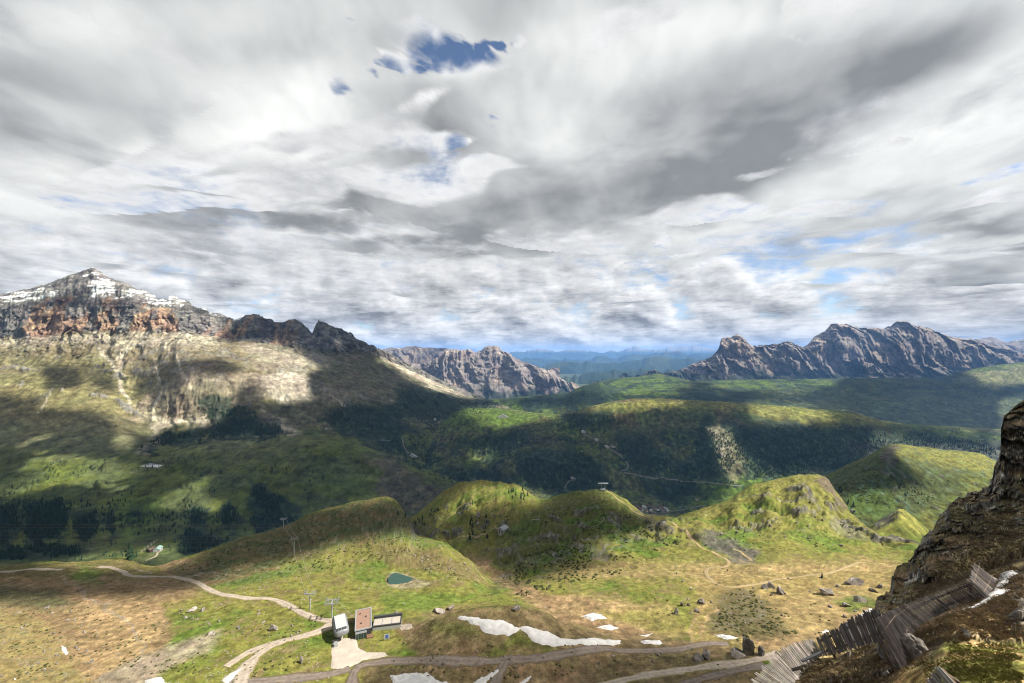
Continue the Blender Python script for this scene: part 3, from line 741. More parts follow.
mat_far = land_mat("far_ground", 120.0, 30.0, 8.0)
rolling = [
    C((300, 450, 3900), (1300, 450, 3900), n=14, rough=15),
    C((300, 432, 4300), (480, 420, 4500), (560, 425, 4300), (700, 415, 4200), (800, 418, 4200), (900, 430, 4200), (1000, 432, 4200), (1300, 440, 4200), n=30, rough=30),
    C((300, 420, 4900), (440, 410, 4900), (480, 401, 5000), (512, 398, 5100), (545, 396, 5050), (565, 394, 5000), (585, 386, 5000), (600, 383.5, 5000), (612, 389, 5000), (630, 392, 5000), (660, 390, 5000), (700, 392, 4900), (750, 398, 4800), (800, 402, 4800), (900, 408, 4800), (1000, 410, 4800), (1300, 415, 4800), n=14, rough=14),
    C((300, 418, 5600), (480, 402, 5600), (545, 396.5, 5600), (600, 389, 5500), (660, 384, 5700), (700, 387, 5600), (800, 392, 5400), (900, 396, 5300), (1000, 394, 5300), (1300, 398, 5300), n=26, rough=30),
    C((300, 420, 6500), (500, 403, 6500), (560, 396, 6500), (590, 388, 6500), (612, 379, 6500), (640, 376, 6500), (657, 373.5, 6500), (670, 376, 6500), (700, 381, 6500), (720, 380.5, 6500), (800, 379, 6500), (870, 378, 6500), (940, 377, 6500), (965, 371, 6500), (985, 367, 6500), (1010, 363.5, 6500), (1024, 362, 6500), (1200, 350, 6500), (1300, 350, 6500), n=8, rough=12),
    C((300, 440, 7600), (1300, 400, 7600), n=1),
]
landform("hill", rolling, 380, 1250, 900, paint_rolling, mat_far, base=900, octs=8, gain=.6, ridged=.3, seed=45)


# ---- rocky mountains in the distance
def rocky(orange, dark, base_row, snowy=0.0):
    def paint(px, py, X, Y, Z, nz, cl, t, led):
        n1, n2, n3 = fbm(X, Z * 2, 900, 6, 61, .65), fbm(X, Z * 1.5, 300, 5, 62, .65), fbm(X, Z * 3, 140, 5, 63, .65)
        c = mix3(A(.180, .150, .148) * dark + 0 * n1[..., None], A(.24, .178, .145) * orange, sstep(n1 + .6 * n3, -.2, .6))
        c = mix3(c, A(.36, .30, .27), .7 * sstep(nz, .60, .85) * sstep(n2 + .5 * n1, .0, .5))
        c = mix3(c, FOREST * 1.1, .95 * sstep(py + 9 * n2 + 5 * n1, base_row - 2, base_row + 5))
        c = mix3(c, A(.095, .08, .078), .55 * sstep(n3, .1, .5))
        if snowy:
            c = mix3(c, SNOW, snowy * sstep(nz + .3 * n2, .75, .9))
        return c
    return paint


crag_opts = dict(base=1000, octs=9, gain=.68, ridged=.8, flute=600, flute_amp=170, blocks=(520, .30))
landform("mountain", [C((300, 420, 7700), (700, 420, 7700), n=10, rough=20), C((380, 395, 8050), (450, 394, 8050), (520, 393, 8100), (600, 397, 8100), n=30, rough=60, cliff=.3),
                      C((380, 372, 8400), (440, 376, 8400), (500, 374, 8400), (550, 380, 8400), (600, 394, 8400), n=36, rough=90, cliff=.9),
                      C((360, 366, 8800), (430, 362, 8800), (440, 357, 8800), (447, 352, 8800), (455, 351, 8800), (465, 350, 8800), (475, 351.5, 8800), (480, 351, 8800), (487, 346.8, 8800), (497, 346.8, 8800), (502, 351, 8800), (512, 355, 8800), (520, 360, 8800), (530, 364, 8800), (540, 369, 8800), (550, 372, 8800), (560, 378, 8800), (570, 385, 8800), (580, 392, 8800), (620, 405, 8800), n=8, rough=18, cliff=.5, jag=(1.2, 6, 7)),
                      C((300, 400, 10500), (700, 420, 10500), n=1)], 350, 640, 460, rocky(1.0, .95, 389), mat_far, seed=55, **crag_opts)
landform("mountain", [C((200, 400, 10200), (600, 400, 10200), n=20, rough=60), C((300, 362, 10800), (380, 358, 10800), (450, 358, 10800), (520, 372, 10800), n=24, rough=100, cliff=.6),
                      C((280, 352, 11400), (340, 350, 11400), (380, 350, 11400), (392, 348, 11400), (400, 348.5, 11400), (412, 347, 11400), (425, 349, 11400), (445, 349, 11400), (470, 353, 11400), (500, 366, 11400), (560, 380, 11400), n=8, rough=20),
                      C((200, 380, 13500), (600, 400, 13500), n=1)], 260, 560, 380, rocky(.9, .9, 380), mat_far, seed=57, **crag_opts)
landform("mountain", [C((500, 420, 7700), (1300, 420, 7700), n=10, rough=20), C((560, 384, 8100), (700, 382, 8100), (900, 381, 8100), (1300, 378, 8100), n=26, rough=50, cliff=.2),
                      C((600, 384, 8350), (690, 374, 8350), (735, 367, 8350), (770, 366, 8350), (800, 367, 8350), (850, 371, 8350), (900, 373, 8350), (950, 371, 8350), (990, 366, 8350), (1040, 362, 8350), (1300, 366, 8350), n=64, rough=130, cliff=.9),
                      C((600, 392, 9000), (680, 372, 9000), (700, 363, 9000), (710, 359, 9000), (718, 351, 9000), (722, 340, 9000), (730, 340, 9000), (737, 337.5, 9000), (745, 341, 9000), (753, 346.5, 9000), (768, 346.5, 9000), (790, 344, 9000), (800, 347.5, 9000), (806, 345.5, 9000), (815, 338.5, 9000), (825, 333.5, 9000), (832, 327.5, 9000), (845, 327, 9000), (858, 329.5, 9000), (868, 330.5, 9000), (880, 330, 9000),
                        (890, 328.5, 9000), (898, 324.5, 9000), (906, 324, 9000), (912, 326.5, 9000), (925, 329.5, 9000), (940, 334.5, 9000), (955, 339.5, 9000), (968, 341.5, 9000), (975, 342, 9000), (985, 346, 9000), (1010, 352, 9000), (1060, 356, 9000), (1300, 360, 9000), n=8, rough=40, cliff=.7, jag=(.9, 9, 9)),
                      C((500, 410, 11000), (1300, 390, 11000), n=1)], 590, 1250, 1300, rocky(1.0, .9, 370), mat_far, seed=59, **crag_opts)
landform("mountain", [C((800, 400, 10500), (1400, 400, 10500), n=16, rough=60), C((880, 370, 11200), (1000, 364, 11200), (1300, 356, 11200), n=24, rough=120, cliff=.8),
                      C((880, 366, 12000), (940, 352, 12000), (960, 344, 12000), (975, 340.5, 12000), (985, 339, 12000), (990, 338, 12000), (1000, 341, 12000), (1008, 343, 12000), (1013, 341, 12000), (1024, 340, 12000), (1050, 338, 12000), (1300, 345, 12000), n=8, rough=26),
                      C((800, 400, 14500), (1400, 390, 14500), n=1)], 880, 1280, 420, rocky(.9, 1.0, 384), mat_far, seed=61, **crag_opts)


def paint_foothill(px, py, X, Y, Z, nz, cl, t, led):
    n1, n2 = fbm(X, Y, 2500, 5, 71, .6), fbm(X, Y, 800, 5, 72, .6)
    c = mix3(FOREST * 1.3 + 0 * n1[..., None], MEADOW * .9, .6 * sstep(n1 + .6 * n2, .1, .6))
    return mix3(c, A(.25, .21, .19), .9 * sstep(Z, -150, 350))


for i, (d, row, crest) in enumerate((
        (12500, 396, [(380, 392), (480, 388), (520, 386), (560, 378), (580, 374), (600, 372), (620, 370), (650, 371), (690, 373), (720, 376), (800, 380)]),
        (18500, 382, [(380, 380), (480, 374), (510, 371), (540, 366), (570, 362), (600, 364.5), (640, 361), (660, 358.5), (700, 360), (720, 363), (800, 362)]),
        (28000, 368, [(380, 362), (480, 360), (520, 358.5), (560, 360), (600, 358), (640, 355), (680, 353.5), (720, 354), (800, 356)]),
        (43000, 360, [(380, 353), (480, 352.5), (520, 353.5), (540, 351), (555, 352.5), (570, 350.6), (590, 352.6), (610, 351), (630, 348.2), (650, 350.3), (670, 349), (690, 347.5), (720, 350), (800, 350)]))):
    landform("mountain", [C((300, row + 12, d * .84), (900, row + 12, d * .84), n=12, rough=d * .002), C((300, row, d * .92), (900, row, d * .92), n=18, rough=d * .010),
                          C(*[(a, b, d) for a, b in crest], n=6, rough=d * .0034, jag=(2.0, 16, 11 + i)), C((300, row + 10, d * 1.1), (900, row + 10, d * 1.1), n=1)], 390, 800, 420, paint_foothill, mat_far, base=d * .10, octs=7, gain=.58, ridged=.6, seed=80 + i)

# ---- ground sheet under everything, out to the horizon
a = np.linspace(0, 2 * np.pi, 97)[:-1]
rr = np.array([0.0, 3000, 9000, 25000, 58000])
gv = np.array([[r * math.cos(t), r * math.sin(t), -960.0] for r in rr[1:] for t in a])
gf = []
for k in range(3):
    for j in range(96):
        gf.append((k * 96 + j, k * 96 + (j + 1) % 96, (k + 1) * 96 + (j + 1) % 96, (k + 1) * 96 + j))
gv = np.vstack([gv, [[0, 0, -960.0]]])
gf += [(384, (j + 1) % 96, (j + 1) % 96, j)[:0] or (384, j, (j + 1) % 96, (j + 1) % 96) for j in range(0)]
for j in range(0, 96, 2):
    gf.append((384, j, j + 1, (j + 2) % 96))
ground = link("ground", mesh_np("ground", gv, np.array(gf), True, np.tile(MEADOW, (len(gv), 1))), mat_far)
tag(ground, kind='structure')


# ---- foreground spur with the dark crag, lower right
def paint_spur(px, py, X, Y, Z, nz, cl, t, led):
    n0, n1, n2, n3 = fbm(X, Y, 9, 5, 91, .6), fbm(X, Y + Z, 3, 5, 92, .6), fbm(X, Y + Z, 1.1, 5, 93, .65), fbm(X, Y + Z, .4, 3, 94, .65)
    wx, wy = warp(px, py, X, Y, 5, 7, 3)
    c = mix3(A(.092, .064, .040) + 0 * n1[..., None], A(.064, .046, .032), sstep(n1, -.3, .4))
    c = mix3(c, A(.120, .090, .040), .7 * sstep(n0 + .5 * n2, 0, .5))
    mound = sstep(poly_d(wx, wy, [(900, 690), (925, 668), (945, 642), (1000, 640), (1100, 645), (1100, 760), (880, 760)]), -6, 6)
    c = mix3(c, mix3(A(.120, .112, .030) + 0 * n1[..., None], A(.145, .095, .045), sstep(n1 + .5 * n2, -.1, .5)), mound)
    c = area(c, wx, wy, [(880, 690), (900, 672), (930, 664), (930, 690)], A(.17, .10, .045), 6, .7)
    crag = np.maximum(sstep(cl, .3, .55), .6 * np.clip(led * 1.4 - .4, 0, 1))
    rk = mix3(A(.085, .076, .068) + 0 * n1[..., None], A(.165, .147, .130), sstep(n2 + .5 * n1, .0, .6))
    rk = mix3(rk, A(.040, .035, .032), sstep(n1 - .4 * n3, .1, .5))
    f1, f2, idn = worley((X + .4 * Y) / 1.9 + .35 * n2, Z / 1.5 + .3 * n1, 77)
    rk = rk * (.75 + .6 * idn)[..., None]
    rk = mix3(rk, A(.020, .018, .017), .85 * sstep(f2 - f1, .10, .0))
    rk = mix3(rk, A(.24, .23, .215), .6 * sstep(n3 + .5 * n2, .45, .75))
    moss = sstep(nz + .25 * n1 + .15 * n2, .52, .72)
    rk = mix3(rk, mix3(A(.085, .068, .030) + 0 * n1[..., None], A(.095, .060, .032), sstep(n0, -.2, .3)), .9 * moss)
    c = mix3(c, rk, crag)
    c = area(c, wx, wy, [(985, 605), (1040, 585), (1040, 625), (1000, 628)], A(.06, .052, .048), 5, .8)
    return 1.65 * c * np.exp(.85 * n3 + .5 * n2 + .5 * n0)[..., None]


mat_spur = land_mat("spur_ground", 1.6, 0.25, 0.10, var=.6)
spur = [
    C((690, 780, 36), (800, 780, 30), (900, 770, 23), (960, 760, 17), (1024, 760, 14.5), (1300, 740, 11), n=10, rough=.15),
    C((690, 738, 37), (760, 716, 35), (850, 702, 30), (890, 694, 26), (930, 692, 20.5), (970, 686, 18.5), (1024, 683, 17.5), (1300, 665, 15), n=60, rough=.22),
    C((690, 728, 38), (760, 702, 36), (850, 687, 31), (890, 681, 27), (905, 673, 25), (930, 660, 23), (945, 645, 23), (970, 641, 22.5), (1000, 643, 22.5), (1024, 646, 22), (1300, 640, 20), n=14, rough=.25),
    C((690, 724, 38.5), (760, 696, 37), (850, 674, 33), (890, 668, 30), (930, 654, 27), (960, 644, 26), (1000, 645, 25.5), (1024, 647, 25), (1300, 635, 24), n=30, rough=.3),
    C((690, 722, 39), (760, 692, 37.5), (850, 662, 35), (890, 652, 32), (930, 630, 30), (960, 618, 29), (1000, 618, 28), (1024, 615, 28), (1300, 600, 27), n=34, rough=.35),
    C((690, 720, 39.5), (760, 689, 38), (800, 670, 38), (850, 652, 38), (880, 638, 36.5), (930, 612, 35), (965, 600, 33.5), (1000, 588, 32.5), (1024, 578, 32), (1070, 540, 33), (1160, 400, 36), (1300, 330, 38), n=40, rough=.3),
    C((690, 718, 40), (760, 687, 38.5), (781, 671, 38.6), (800, 661, 39), (850, 637, 41), (878, 622, 42), (900, 612, 43), (930, 592, 43), (965, 572, 42), (1000, 552, 41), (1024, 538, 41), (1060, 500, 41), (1160, 280, 42), (1300, 200, 43), n=44, rough=.3, cliff=.15),
    C((690, 717, 40.3), (752, 690, 38.9), (766, 678, 38.9), (781, 665, 39.0), (800, 654, 39.4), (850, 630, 41.5), (870, 618, 43), (878, 608, 45), (900, 588, 48), (930, 552, 49), (960, 530, 49), (990, 512, 48.5), (1010, 500, 48), (1024, 495, 47), (1060, 440, 47), (1160, 210, 48), (1300, 120, 50), n=70, rough=.35, cliff=.8),
    C((690, 716, 40.6), (740, 692, 39), (752, 686, 39), (766, 673, 39.2), (781, 659, 39.6), (796, 651, 40), (812, 644, 40.6), (836, 632, 41.5), (852, 623, 42.4), (866, 615, 44), (874, 610, 45.5), (877, 598, 48.5), (884, 587, 50), (891, 579, 51), (894, 567, 51.5), (905, 563, 52), (912, 561, 52.3), (914, 551, 52.6), (918, 545, 53), (930, 528, 53.5), (945, 512, 54), (950, 503, 54), (968, 492, 54.5), (988, 483, 54.5), (992, 477, 54.5), (995.5, 466, 54.5), (1000.5, 452, 54.5), (1001, 425, 54.5), (1004, 415, 54.6), (1018, 402, 55), (1040, 388, 55), (1070, 350, 55), (1160, 180, 56), (1300, 80, 60), n=12, rough=.25, cliff=.9, lin=True),
    C((690, 760, 44), (860, 760, 46), (900, 690, 57), (1000, 600, 61), (1060, 500, 62), (1160, 250, 64), (1300, 140, 70), n=6, cliff=.3),
    C((690, 780, 75), (900, 780, 80), (1300, 700, 85), n=1),
]
landform("hill", spur, 660, 1290, 1150, paint_spur, mat_spur, base=5, octs=8, gain=.56, ridged=.25, flute=6, flute_amp=1.0, seed=101, blocks=(5.0, 1.5), ledge=(4, .5, .5, 311), cliff_cols=(862, 888))
bpy.context.view_layer.update()
DG = bpy.context.evaluated_depsgraph_get()


def at(px, py, below=0.0):
    """point of the land seen through a pixel"""
    hit, p, n, *_ = scene.ray_cast(DG, Vector((0, 0, 0)), pdir(px, py))
    return (Vector(p), Vector(n)) if hit else (None, None)


def drop(x, y, z0=900.0):
    hit, p, n, *_ = scene.ray_cast(DG, Vector((x, y, z0)), Vector((0, 0, -1)))
    return (p.z, Vector(n)) if hit else (None, None)


# ------------------------------------------------------------------ air and cloud layer
def box_mesh(name, x0, x1, y0, y1, z0, z1):
    v = [(x, y, z) for x in (x0, x1) for y in (y0, y1) for z in (z0, z1)]
    f = [(0, 1, 3, 2), (4, 6, 7, 5), (0, 4, 5, 1), (2, 3, 7, 6), (0, 2, 6, 4), (1, 5, 7, 3)]
    me = bpy.data.meshes.new(name)
    me.from_pydata(v, [], f)
    return me


hm = bpy.data.materials.new("haze")
hm.use_nodes = True
H = NT(hm.node_tree)
pv = H.n('ShaderNodeVolumePrincipled', {'Color': (0.22, 0.47, 0.98, 1.0), 'Density': 2.4e-5, 'Anisotropy': 0.0})
H.n('ShaderNodeOutputMaterial', {'Volume': pv.outputs[0]})

LAND_TOP = max(max(v.co.z for v in o.data.vertices) for o in COL.objects if o.name.startswith('mountain'))
print('LAND_TOP', LAND_TOP)
DECK_Z = 1080.0
LIT = [
    [(262, 373), (305, 370), (312, 398), (285, 404), (262, 402)],
    [(-60, 262), (235, 262), (235, 312), (150, 304), (60, 303), (-60, 304)],
    # patches of land that the sun reaches (columns and rows)
    [(-200, 604), (60, 606), (150, 604), (200, 600), (235, 590), (280, 600), (330, 612), (420, 618), (400, 640), (365, 660), (340, 700), (340, 800), (-200, 800)],
    [(322, 508), (340, 502), (378, 493), (396, 497), (385, 503), (345, 510)], [(200, 588), (240, 572), (290, 566), (330, 552), (350, 545), (420, 538), (450, 548), (500, 590), (530, 605), (600, 625), (560, 620), (530, 610), (490, 606), (450, 610), (420, 625), (340, 620), (290, 605), (240, 596)],
    [(480, 570), (520, 588), (600, 572), (700, 552), (760, 545), (880, 548), (930, 560), (930, 640), (800, 660), (760, 655), (690, 640), (600, 632), (540, 606), (500, 590)],
    [(660, 518), (700, 510), (745, 488), (800, 472), (830, 474), (850, 510), (900, 500), (935, 525), (930, 565), (700, 560), (620, 560), (590, 545), (650, 535)],
    [(600, 488), (625, 496), (655, 514), (640, 516), (612, 500)], [(425, 508), (470, 482), (520, 486), (545, 500), (500, 505), (450, 512)],
    [(880, 440), (1010, 455), (1010, 490), (940, 520), (900, 515), (880, 490), (930, 485), (905, 462)], [(840, 490), (880, 490), (870, 520), (845, 515)],
    [(735, 700), (800, 650), (880, 600), (920, 530), (990, 470), (1000, 395), (1084, 385), (1084, 760), (735, 760)],
    [(-60, 302), (130, 303), (190, 318), (230, 326), (205, 340), (190, 352), (150, 354), (140, 366), (160, 378), (150, 404), (100, 408), (40, 402), (-60, 404)],
    [(-60, 374), (30, 372), (70, 385), (110, 395), (150, 400), (190, 370), (225, 372), (260, 368), (268, 376), (240, 384), (228, 400), (222, 420), (190, 430), (150, 432), (118, 420), (105, 412), (60, 402), (-60, 402)],
    [(-60, 350), (40, 340), (90, 335), (180, 330), (210, 345), (250, 345), (300, 352), (310, 372), (270, 380), (225, 360), (180, 358), (150, 352), (110, 352), (50, 354), (0, 362), (-60, 360)],
    [(60, 470), (110, 462), (145, 472), (110, 482), (60, 490), (0, 500), (0, 492)], [(150, 505), (165, 492), (195, 478), (215, 475), (205, 492), (225, 505), (215, 512), (170, 515)], [(120, 432), (132, 440), (126, 448), (115, 440)],
    [(60, 555), (110, 548), (180, 545), (185, 562), (60, 566)], [(380, 352), (400, 352), (440, 375), (480, 398), (470, 403), (420, 388)],
    [(590, 404), (640, 397), (690, 400), (680, 408), (600, 414)], [(745, 403), (800, 408), (820, 416), (790, 424), (755, 420)], [(706, 428), (730, 425), (740, 455), (760, 470), (800, 478), (770, 490), (740, 485), (725, 465)],
    [(460, 405), (545, 405), (555, 414), (500, 420), (470, 415)], [(560, 380), (610, 372), (660, 372), (690, 386), (640, 392), (590, 395)], [(700, 380), (840, 377), (835, 390), (720, 392)], [(960, 368), (1030, 360), (1030, 384), (980, 384)],
    [(380, 360), (440, 350), (500, 345), (590, 385), (560, 395), (430, 395)], [(690, 355), (735, 336), (810, 345), (800, 372), (720, 374)], [(830, 336), (885, 333), (900, 345), (880, 362), (835, 352)], [(930, 345), (970, 345), (985, 370), (940, 366)],
    [(440, 500), (462, 512), (455, 520), (440, 510)], [(470, 455), (490, 450), (500, 462), (480, 468)],
]
DARK = [[(40, 362), (80, 366), (86, 385), (50, 386)], [(78, 362), (112, 360), (122, 396), (96, 394)], [(125, 360), (168, 372), (170, 390), (134, 396)]]


CLOUDS = [  # column, row, half width, half height, tilt, change of transmittance
    (80, 92, 120, 34, 8, -.085), (190, 50, 110, 30, 0, -.06), (105, 140, 70, 18, 0, -.05), (42, 165, 60, 22, 0, .05), (170, 160, 80, 26, -10, .07), (235, 122, 70, 22, -15, .08), (316, 92, 50, 22, -30, .08), (285, 165, 40, 18, 0, -.03),
    (360, 190, 70, 40, -15, -.08), (425, 150, 70, 26, -10, -.06), (343, 240, 90, 22, 0, -.06), (185, 255, 130, 22, 0, -.09), (132, 225, 60, 16, 0, -.02), (32, 255, 50, 14, 0, .08), (432, 66, 60, 16, -20, .09), (474, 160, 40, 14, 0, .03),
    (560, 50, 120, 40, 0, .06), (750, 18, 140, 26, -8, .09), (697, 142, 30, 16, 0, .08), (644, 130, 50, 24, 0, -.04), (575, 190, 110, 34, -10, -.09), (765, 170, 110, 32, -22, -.11), (697, 205, 90, 24, 0, -.08), (855, 95, 110, 24, -24, -.11), (950, 42, 100, 24, -24, -.09),
    (970, 127, 60, 20, -20, .07), (934, 174, 80, 24, 0, .05), (997, 231, 46, 9, -8, -.15), (670, 237, 90, 14, 0, .06), (538, 253, 70, 14, 0, -.06), (820, 215, 80, 18, 0, .03), (60, 20, 120, 24, 0, .05)]
GAPS = [(500, 40, 15), (475, 46, 19), (445, 50, 17), (422, 58, 17), (400, 68, 15), (380, 80, 14), (348, 98, 14), (355, 22, 12), (456, 145, 12), (494, 126, 10), (498, 108, 9)]
DENSE = [(997, 231, 50, 10)]


def deck_field():
    u = np.linspace(-1, 1, 430)
    gx = 600 + 1500 * np.sinh(3.0 * u) / math.sinh(3.0) * 9.0
    w = np.linspace(-0.75, 1, 420)
    gy = 900 + 12500 * np.sinh(2.9 * w) / math.sinh(2.9)
    X, Y = np.meshgrid(gx, gy)
    grow = (1500.0 / np.maximum(np.hypot(X, Y), 700)) ** .30          # the cells of the layer get larger away from the pass
    QX, QY = X * grow, Y * grow
    n1, n2 = fbm(QX, QY, 2600, 4, 201, .55), fbm(QX, QY, 800, 4, 202, .6)
    D = 0.50 + 0.50 * n1 + 0.25 * n2                       # cover of the layer where nothing is known about it
    Zd = DECK_Z + 20 + 80 * fbm(X, Y, 1500, 2, 205, .5) + 8 * fbm(X, Y, 260, 3, 207, .5)
    Zd = np.maximum(Zd, 890 + .15 * (Zd - 890))
    spur_near = np.zeros(X.shape, bool)
    tx, ty, td, known = np.zeros(X.shape), np.zeros(X.shape), np.zeros(X.shape), np.zeros(X.shape, bool)
    for i in range(X.shape[0]):
        for j in range(X.shape[1]):
            if gy[i] < -400 or gx[j] < -3500:
                continue
            hit, p, n, *_ = scene.ray_cast(DG, Vector((X[i, j], Y[i, j], Zd[i, j])), -SUN)
            spur_near[i, j] = hit and 2 < p.x < 150 and -10 < p.y < 95
            if hit and p.y > 12:
                px, py = HX + F * p.x / p.y, HY - F * p.z / p.y
                seen, q, *_ = scene.ray_cast(DG, Vector((0, 0, 0)), p.normalized())
                if -60 < px < 1084 and py < 760 and seen and q.length > .96 * p.length:
                    tx[i, j], ty[i, j], td[i, j], known[i, j] = px, py, p.y, True
    s = np.full(X.shape, -1e9)
    for pts in LIT:
        s = np.maximum(s, poly_d(tx, ty, pts))
    for pts in DARK:
        s = np.minimum(s, -poly_d(tx, ty, pts))
    lit = sstep(s + 6 * n2, -15, 15)
    k = known & (ty < 740)
    D = np.maximum(D, .12)
    dist = np.hypot(X * .8, Y)
    D = D - 1.3 * sstep(dist, 3600, 6200)
    D = np.where(k, (1 - lit) * np.maximum(np.minimum(D, .8), np.where(ty > 600, .44, .62)) + lit * -0.36, D)
    D = np.where(k & (dist > 4600), np.minimum(D, .50 + .5 * n1), D)
    D = np.where(k | spur_near, D, np.maximum(D, .25 * (1 - sstep(dist, 3600, 6200))))
    D = np.where(k & (td > 7500), np.minimum(D, -.28 + 1.2 * n1 + .6 * n2), D)
    D = np.where(spur_near, -.9, D)
    D = D - 1.0 * sstep(dist, 11000, 14000)
    # the sky seen from the viewpoint: where the layer is thick and grey or thin and bright
    sx, sy = HX + F * X / np.maximum(Y, 60), HY - F * Zd / np.maximum(Y, 60)
    wx, wy = sx + 26 * n2, sy + 16 * fbm(X, Y, 700, 4, 209, .6)
    L = .242 - .14 * fbm(QX, QY, 1100, 4, 213, .48)
    for cx, cy, rx, ry, rot, v in CLOUDS:
        ca, sa = math.cos(R(rot)), math.sin(R(rot))
        ex, ey = (wx - cx) * ca + (wy - cy) * sa, -(wx - cx) * sa + (wy - cy) * ca
        L = L + v * np.exp(-((ex / rx)**2 + (ey / ry)**2)) * (Y > 200)
    for cx, cy, r in GAPS:
        D = D - 1.0 * np.exp(-(((wx - cx) / r)**2 + ((wy - cy) / (r * .6))**2)) * (Y > 200) * sstep(fbm(X, Y, 130, 5, 217, .75), -.3, .6)
    for cx, cy, rx, ry in DENSE:
        D = D + 1.3 * np.exp(-(((wx - cx) / rx)**2 + ((wy - cy) / ry)**2)) * (Y > 200)
    L = np.where(Y > 200, L, .16)
    return X, Y, Zd, D, L, QX, QY


X, Y, Zd, D, L, QX, QY = deck_field()
deck_me = mesh_np("cloud_layer", np.stack([X, Y, Zd], -1).reshape(-1, 3), grid_faces(*X.shape), True, np.stack([D, L, 0 * L], -1).reshape(-1, 3), 'thick')
qa = deck_me.attributes.new('cell', 'FLOAT_VECTOR', 'POINT')
qa.data.foreach_set('vector', np.stack([QX, QY, Zd], -1).astype(np.float32).ravel())
dm = bpy.data.materials.new("cloud")
dm.use_nodes = True
T = NT(dm.node_tree)
pos = T.n('ShaderNodeAttribute', attribute_name='cell').outputs['Vector']
att = T.n('ShaderNodeSeparateXYZ', {0: T.n('ShaderNodeAttribute', attribute_name='thick').outputs['Vector']})
cov, base = att.outputs[0], att.outputs[1]
n = T.noise(pos, 1 / 560, 8.0, 0.62)
n = T.noise(pos, 1 / 600, 7.0, 0.52)
wv = T.v('ADD', pos, T.v('SCALE', T.v('SUBTRACT', T.noise(pos, 1 / 260, 2, .5, color=True), (.5, .5, .5)), s=130.0))
pf = T.n('ShaderNodeTexNoise', {'Vector': wv, 'Scale': 1 / 420, 'Detail': 4.0, 'Roughness': 0.5, 'Lacunarity': 2.1, 'Offset': 1.0, 'Gain': 1.6}, noise_type='RIDGED_MULTIFRACTAL', normalize=True).outputs[0]
puff = T.m('SUBTRACT', 0.55, pf)
th = T.m('ADD', cov, T.m('ADD', T.m('MULTIPLY', T.m('SUBTRACT', n, 0.5), 1.5), T.m('MULTIPLY', puff, 0.22)))
al = T.step(th, -0.22, 0.34)
lum = T.m('ADD', base, T.m('ADD', T.m('MULTIPLY', T.m('SUBTRACT', n, 0.5), -0.22), T.m('MULTIPLY', puff, 0.035)))
col = T.ramp(lum, [(0.08, (.088, .096, .109)), (0.20, (.180, .193, .213)), (0.30, (.268, .285, .308)), (0.42, (.325, .344, .368))])
soft = T.noise(wv, 1 / 480, 3.0, 0.42)
gn = T.n('ShaderNodeBump', {'Height': soft, 'Strength': 1.0, 'Distance': 170.0}).outputs[0]
tr = T.n('ShaderNodeBsdfTranslucent', {'Color': col, 'Normal': T.v('NORMALIZE', T.v('ADD', T.v('SCALE', gn, s=0.30), (0.0, 0.0, -0.70)))})
tp = T.n('ShaderNodeBsdfTransparent')
df = T.n('ShaderNodeBsdfDiffuse', {'Color': col})
ad = T.n('ShaderNodeAddShader', {0: tr.outputs[0], 1: df.outputs[0]})
ms = T.n('ShaderNodeMixShader', {0: al, 1: tp.outputs[0], 2: ad.outputs[0]})
T.n('ShaderNodeOutputMaterial', {'Surface': ms.outputs[0]})
deck = tag(link("cloud_layer", deck_me, dm), kind='stuff')
haze = tag(link("haze", box_mesh("haze", -60000, 60000, -60000, 60000, -961.0, LAND_TOP + 12.0), hm), kind='stuff')


# ------------------------------------------------------------------ roads, paths, water and snow laid on the land
def plain_mat(name, col, rough=0.8, var=0.25, scale=1.0, bump=0.0, metal=0.0, spec=0.2):
    m = bpy.data.materials.new(name)
    m.use_nodes = True
    T = NT(m.node_tree)
    pos = T.n('ShaderNodeTexCoord').outputs['Object']
    n = T.noise(pos, scale, 6.0, 0.62)
    c = T.v('SCALE', (col[0], col[1], col[2]), s=T.m('ADD', 1.0, T.m('MULTIPLY', T.m('SUBTRACT', n, 0.5), 2 * var)))
    b = T.n('ShaderNodeBsdfPrincipled', {'Base Color': c, 'Roughness': rough, 'Metallic': metal, 'Specular IOR Level': spec})
    if bump:
        T.put(b.inputs['Normal'], T.n('ShaderNodeBump', {'Height': n, 'Strength': 0.8, 'Distance': bump}).outputs[0])
    T.n('ShaderNodeOutputMaterial', {'Surface': b.outputs[0]})
    return m




def way_mat(name, col, turf, scale=.5):
    """gravel that frays into the turf at the edges, with two paler wheel ruts"""
    m = bpy.data.materials.new(name)
    m.use_nodes = True
    T = NT(m.node_tree)
    pos = T.n('ShaderNodeNewGeometry').outputs['Position']
    e = T.n('ShaderNodeSeparateXYZ', {0: T.n('ShaderNodeAttribute', attribute_name='alb').outputs['Vector']})
    n, n2 = T.noise(pos, scale, 6, .62), T.noise(pos, scale * 5, 4, .6)
    c = T.v('SCALE', col, s=T.m('ADD', T.lin(n, .3, .7, .62, 1.3), T.m('MULTIPLY', e.outputs[1], .22)))
    f = T.step(T.m('ADD', e.outputs[0], T.m('ADD', T.m('MULTIPLY', T.m('SUBTRACT', n, .5), 2.2), T.m('MULTIPLY', T.m('SUBTRACT', n2, .5), .9))), .45, .75)
    c = T.mix(f, c, T.v('SCALE', turf, s=T.lin(n2, .3, .7, .6, 1.4)))
    T.n('ShaderNodeOutputMaterial', {'Surface': T.n('ShaderNodeBsdfPrincipled', {'Base Color': c, 'Roughness': .95, 'Specular IOR Level': .1, 'Normal': T.n('ShaderNodeBump', {'Height': n2, 'Strength': .7, 'Distance': .1})}).outputs[0]})
    return m


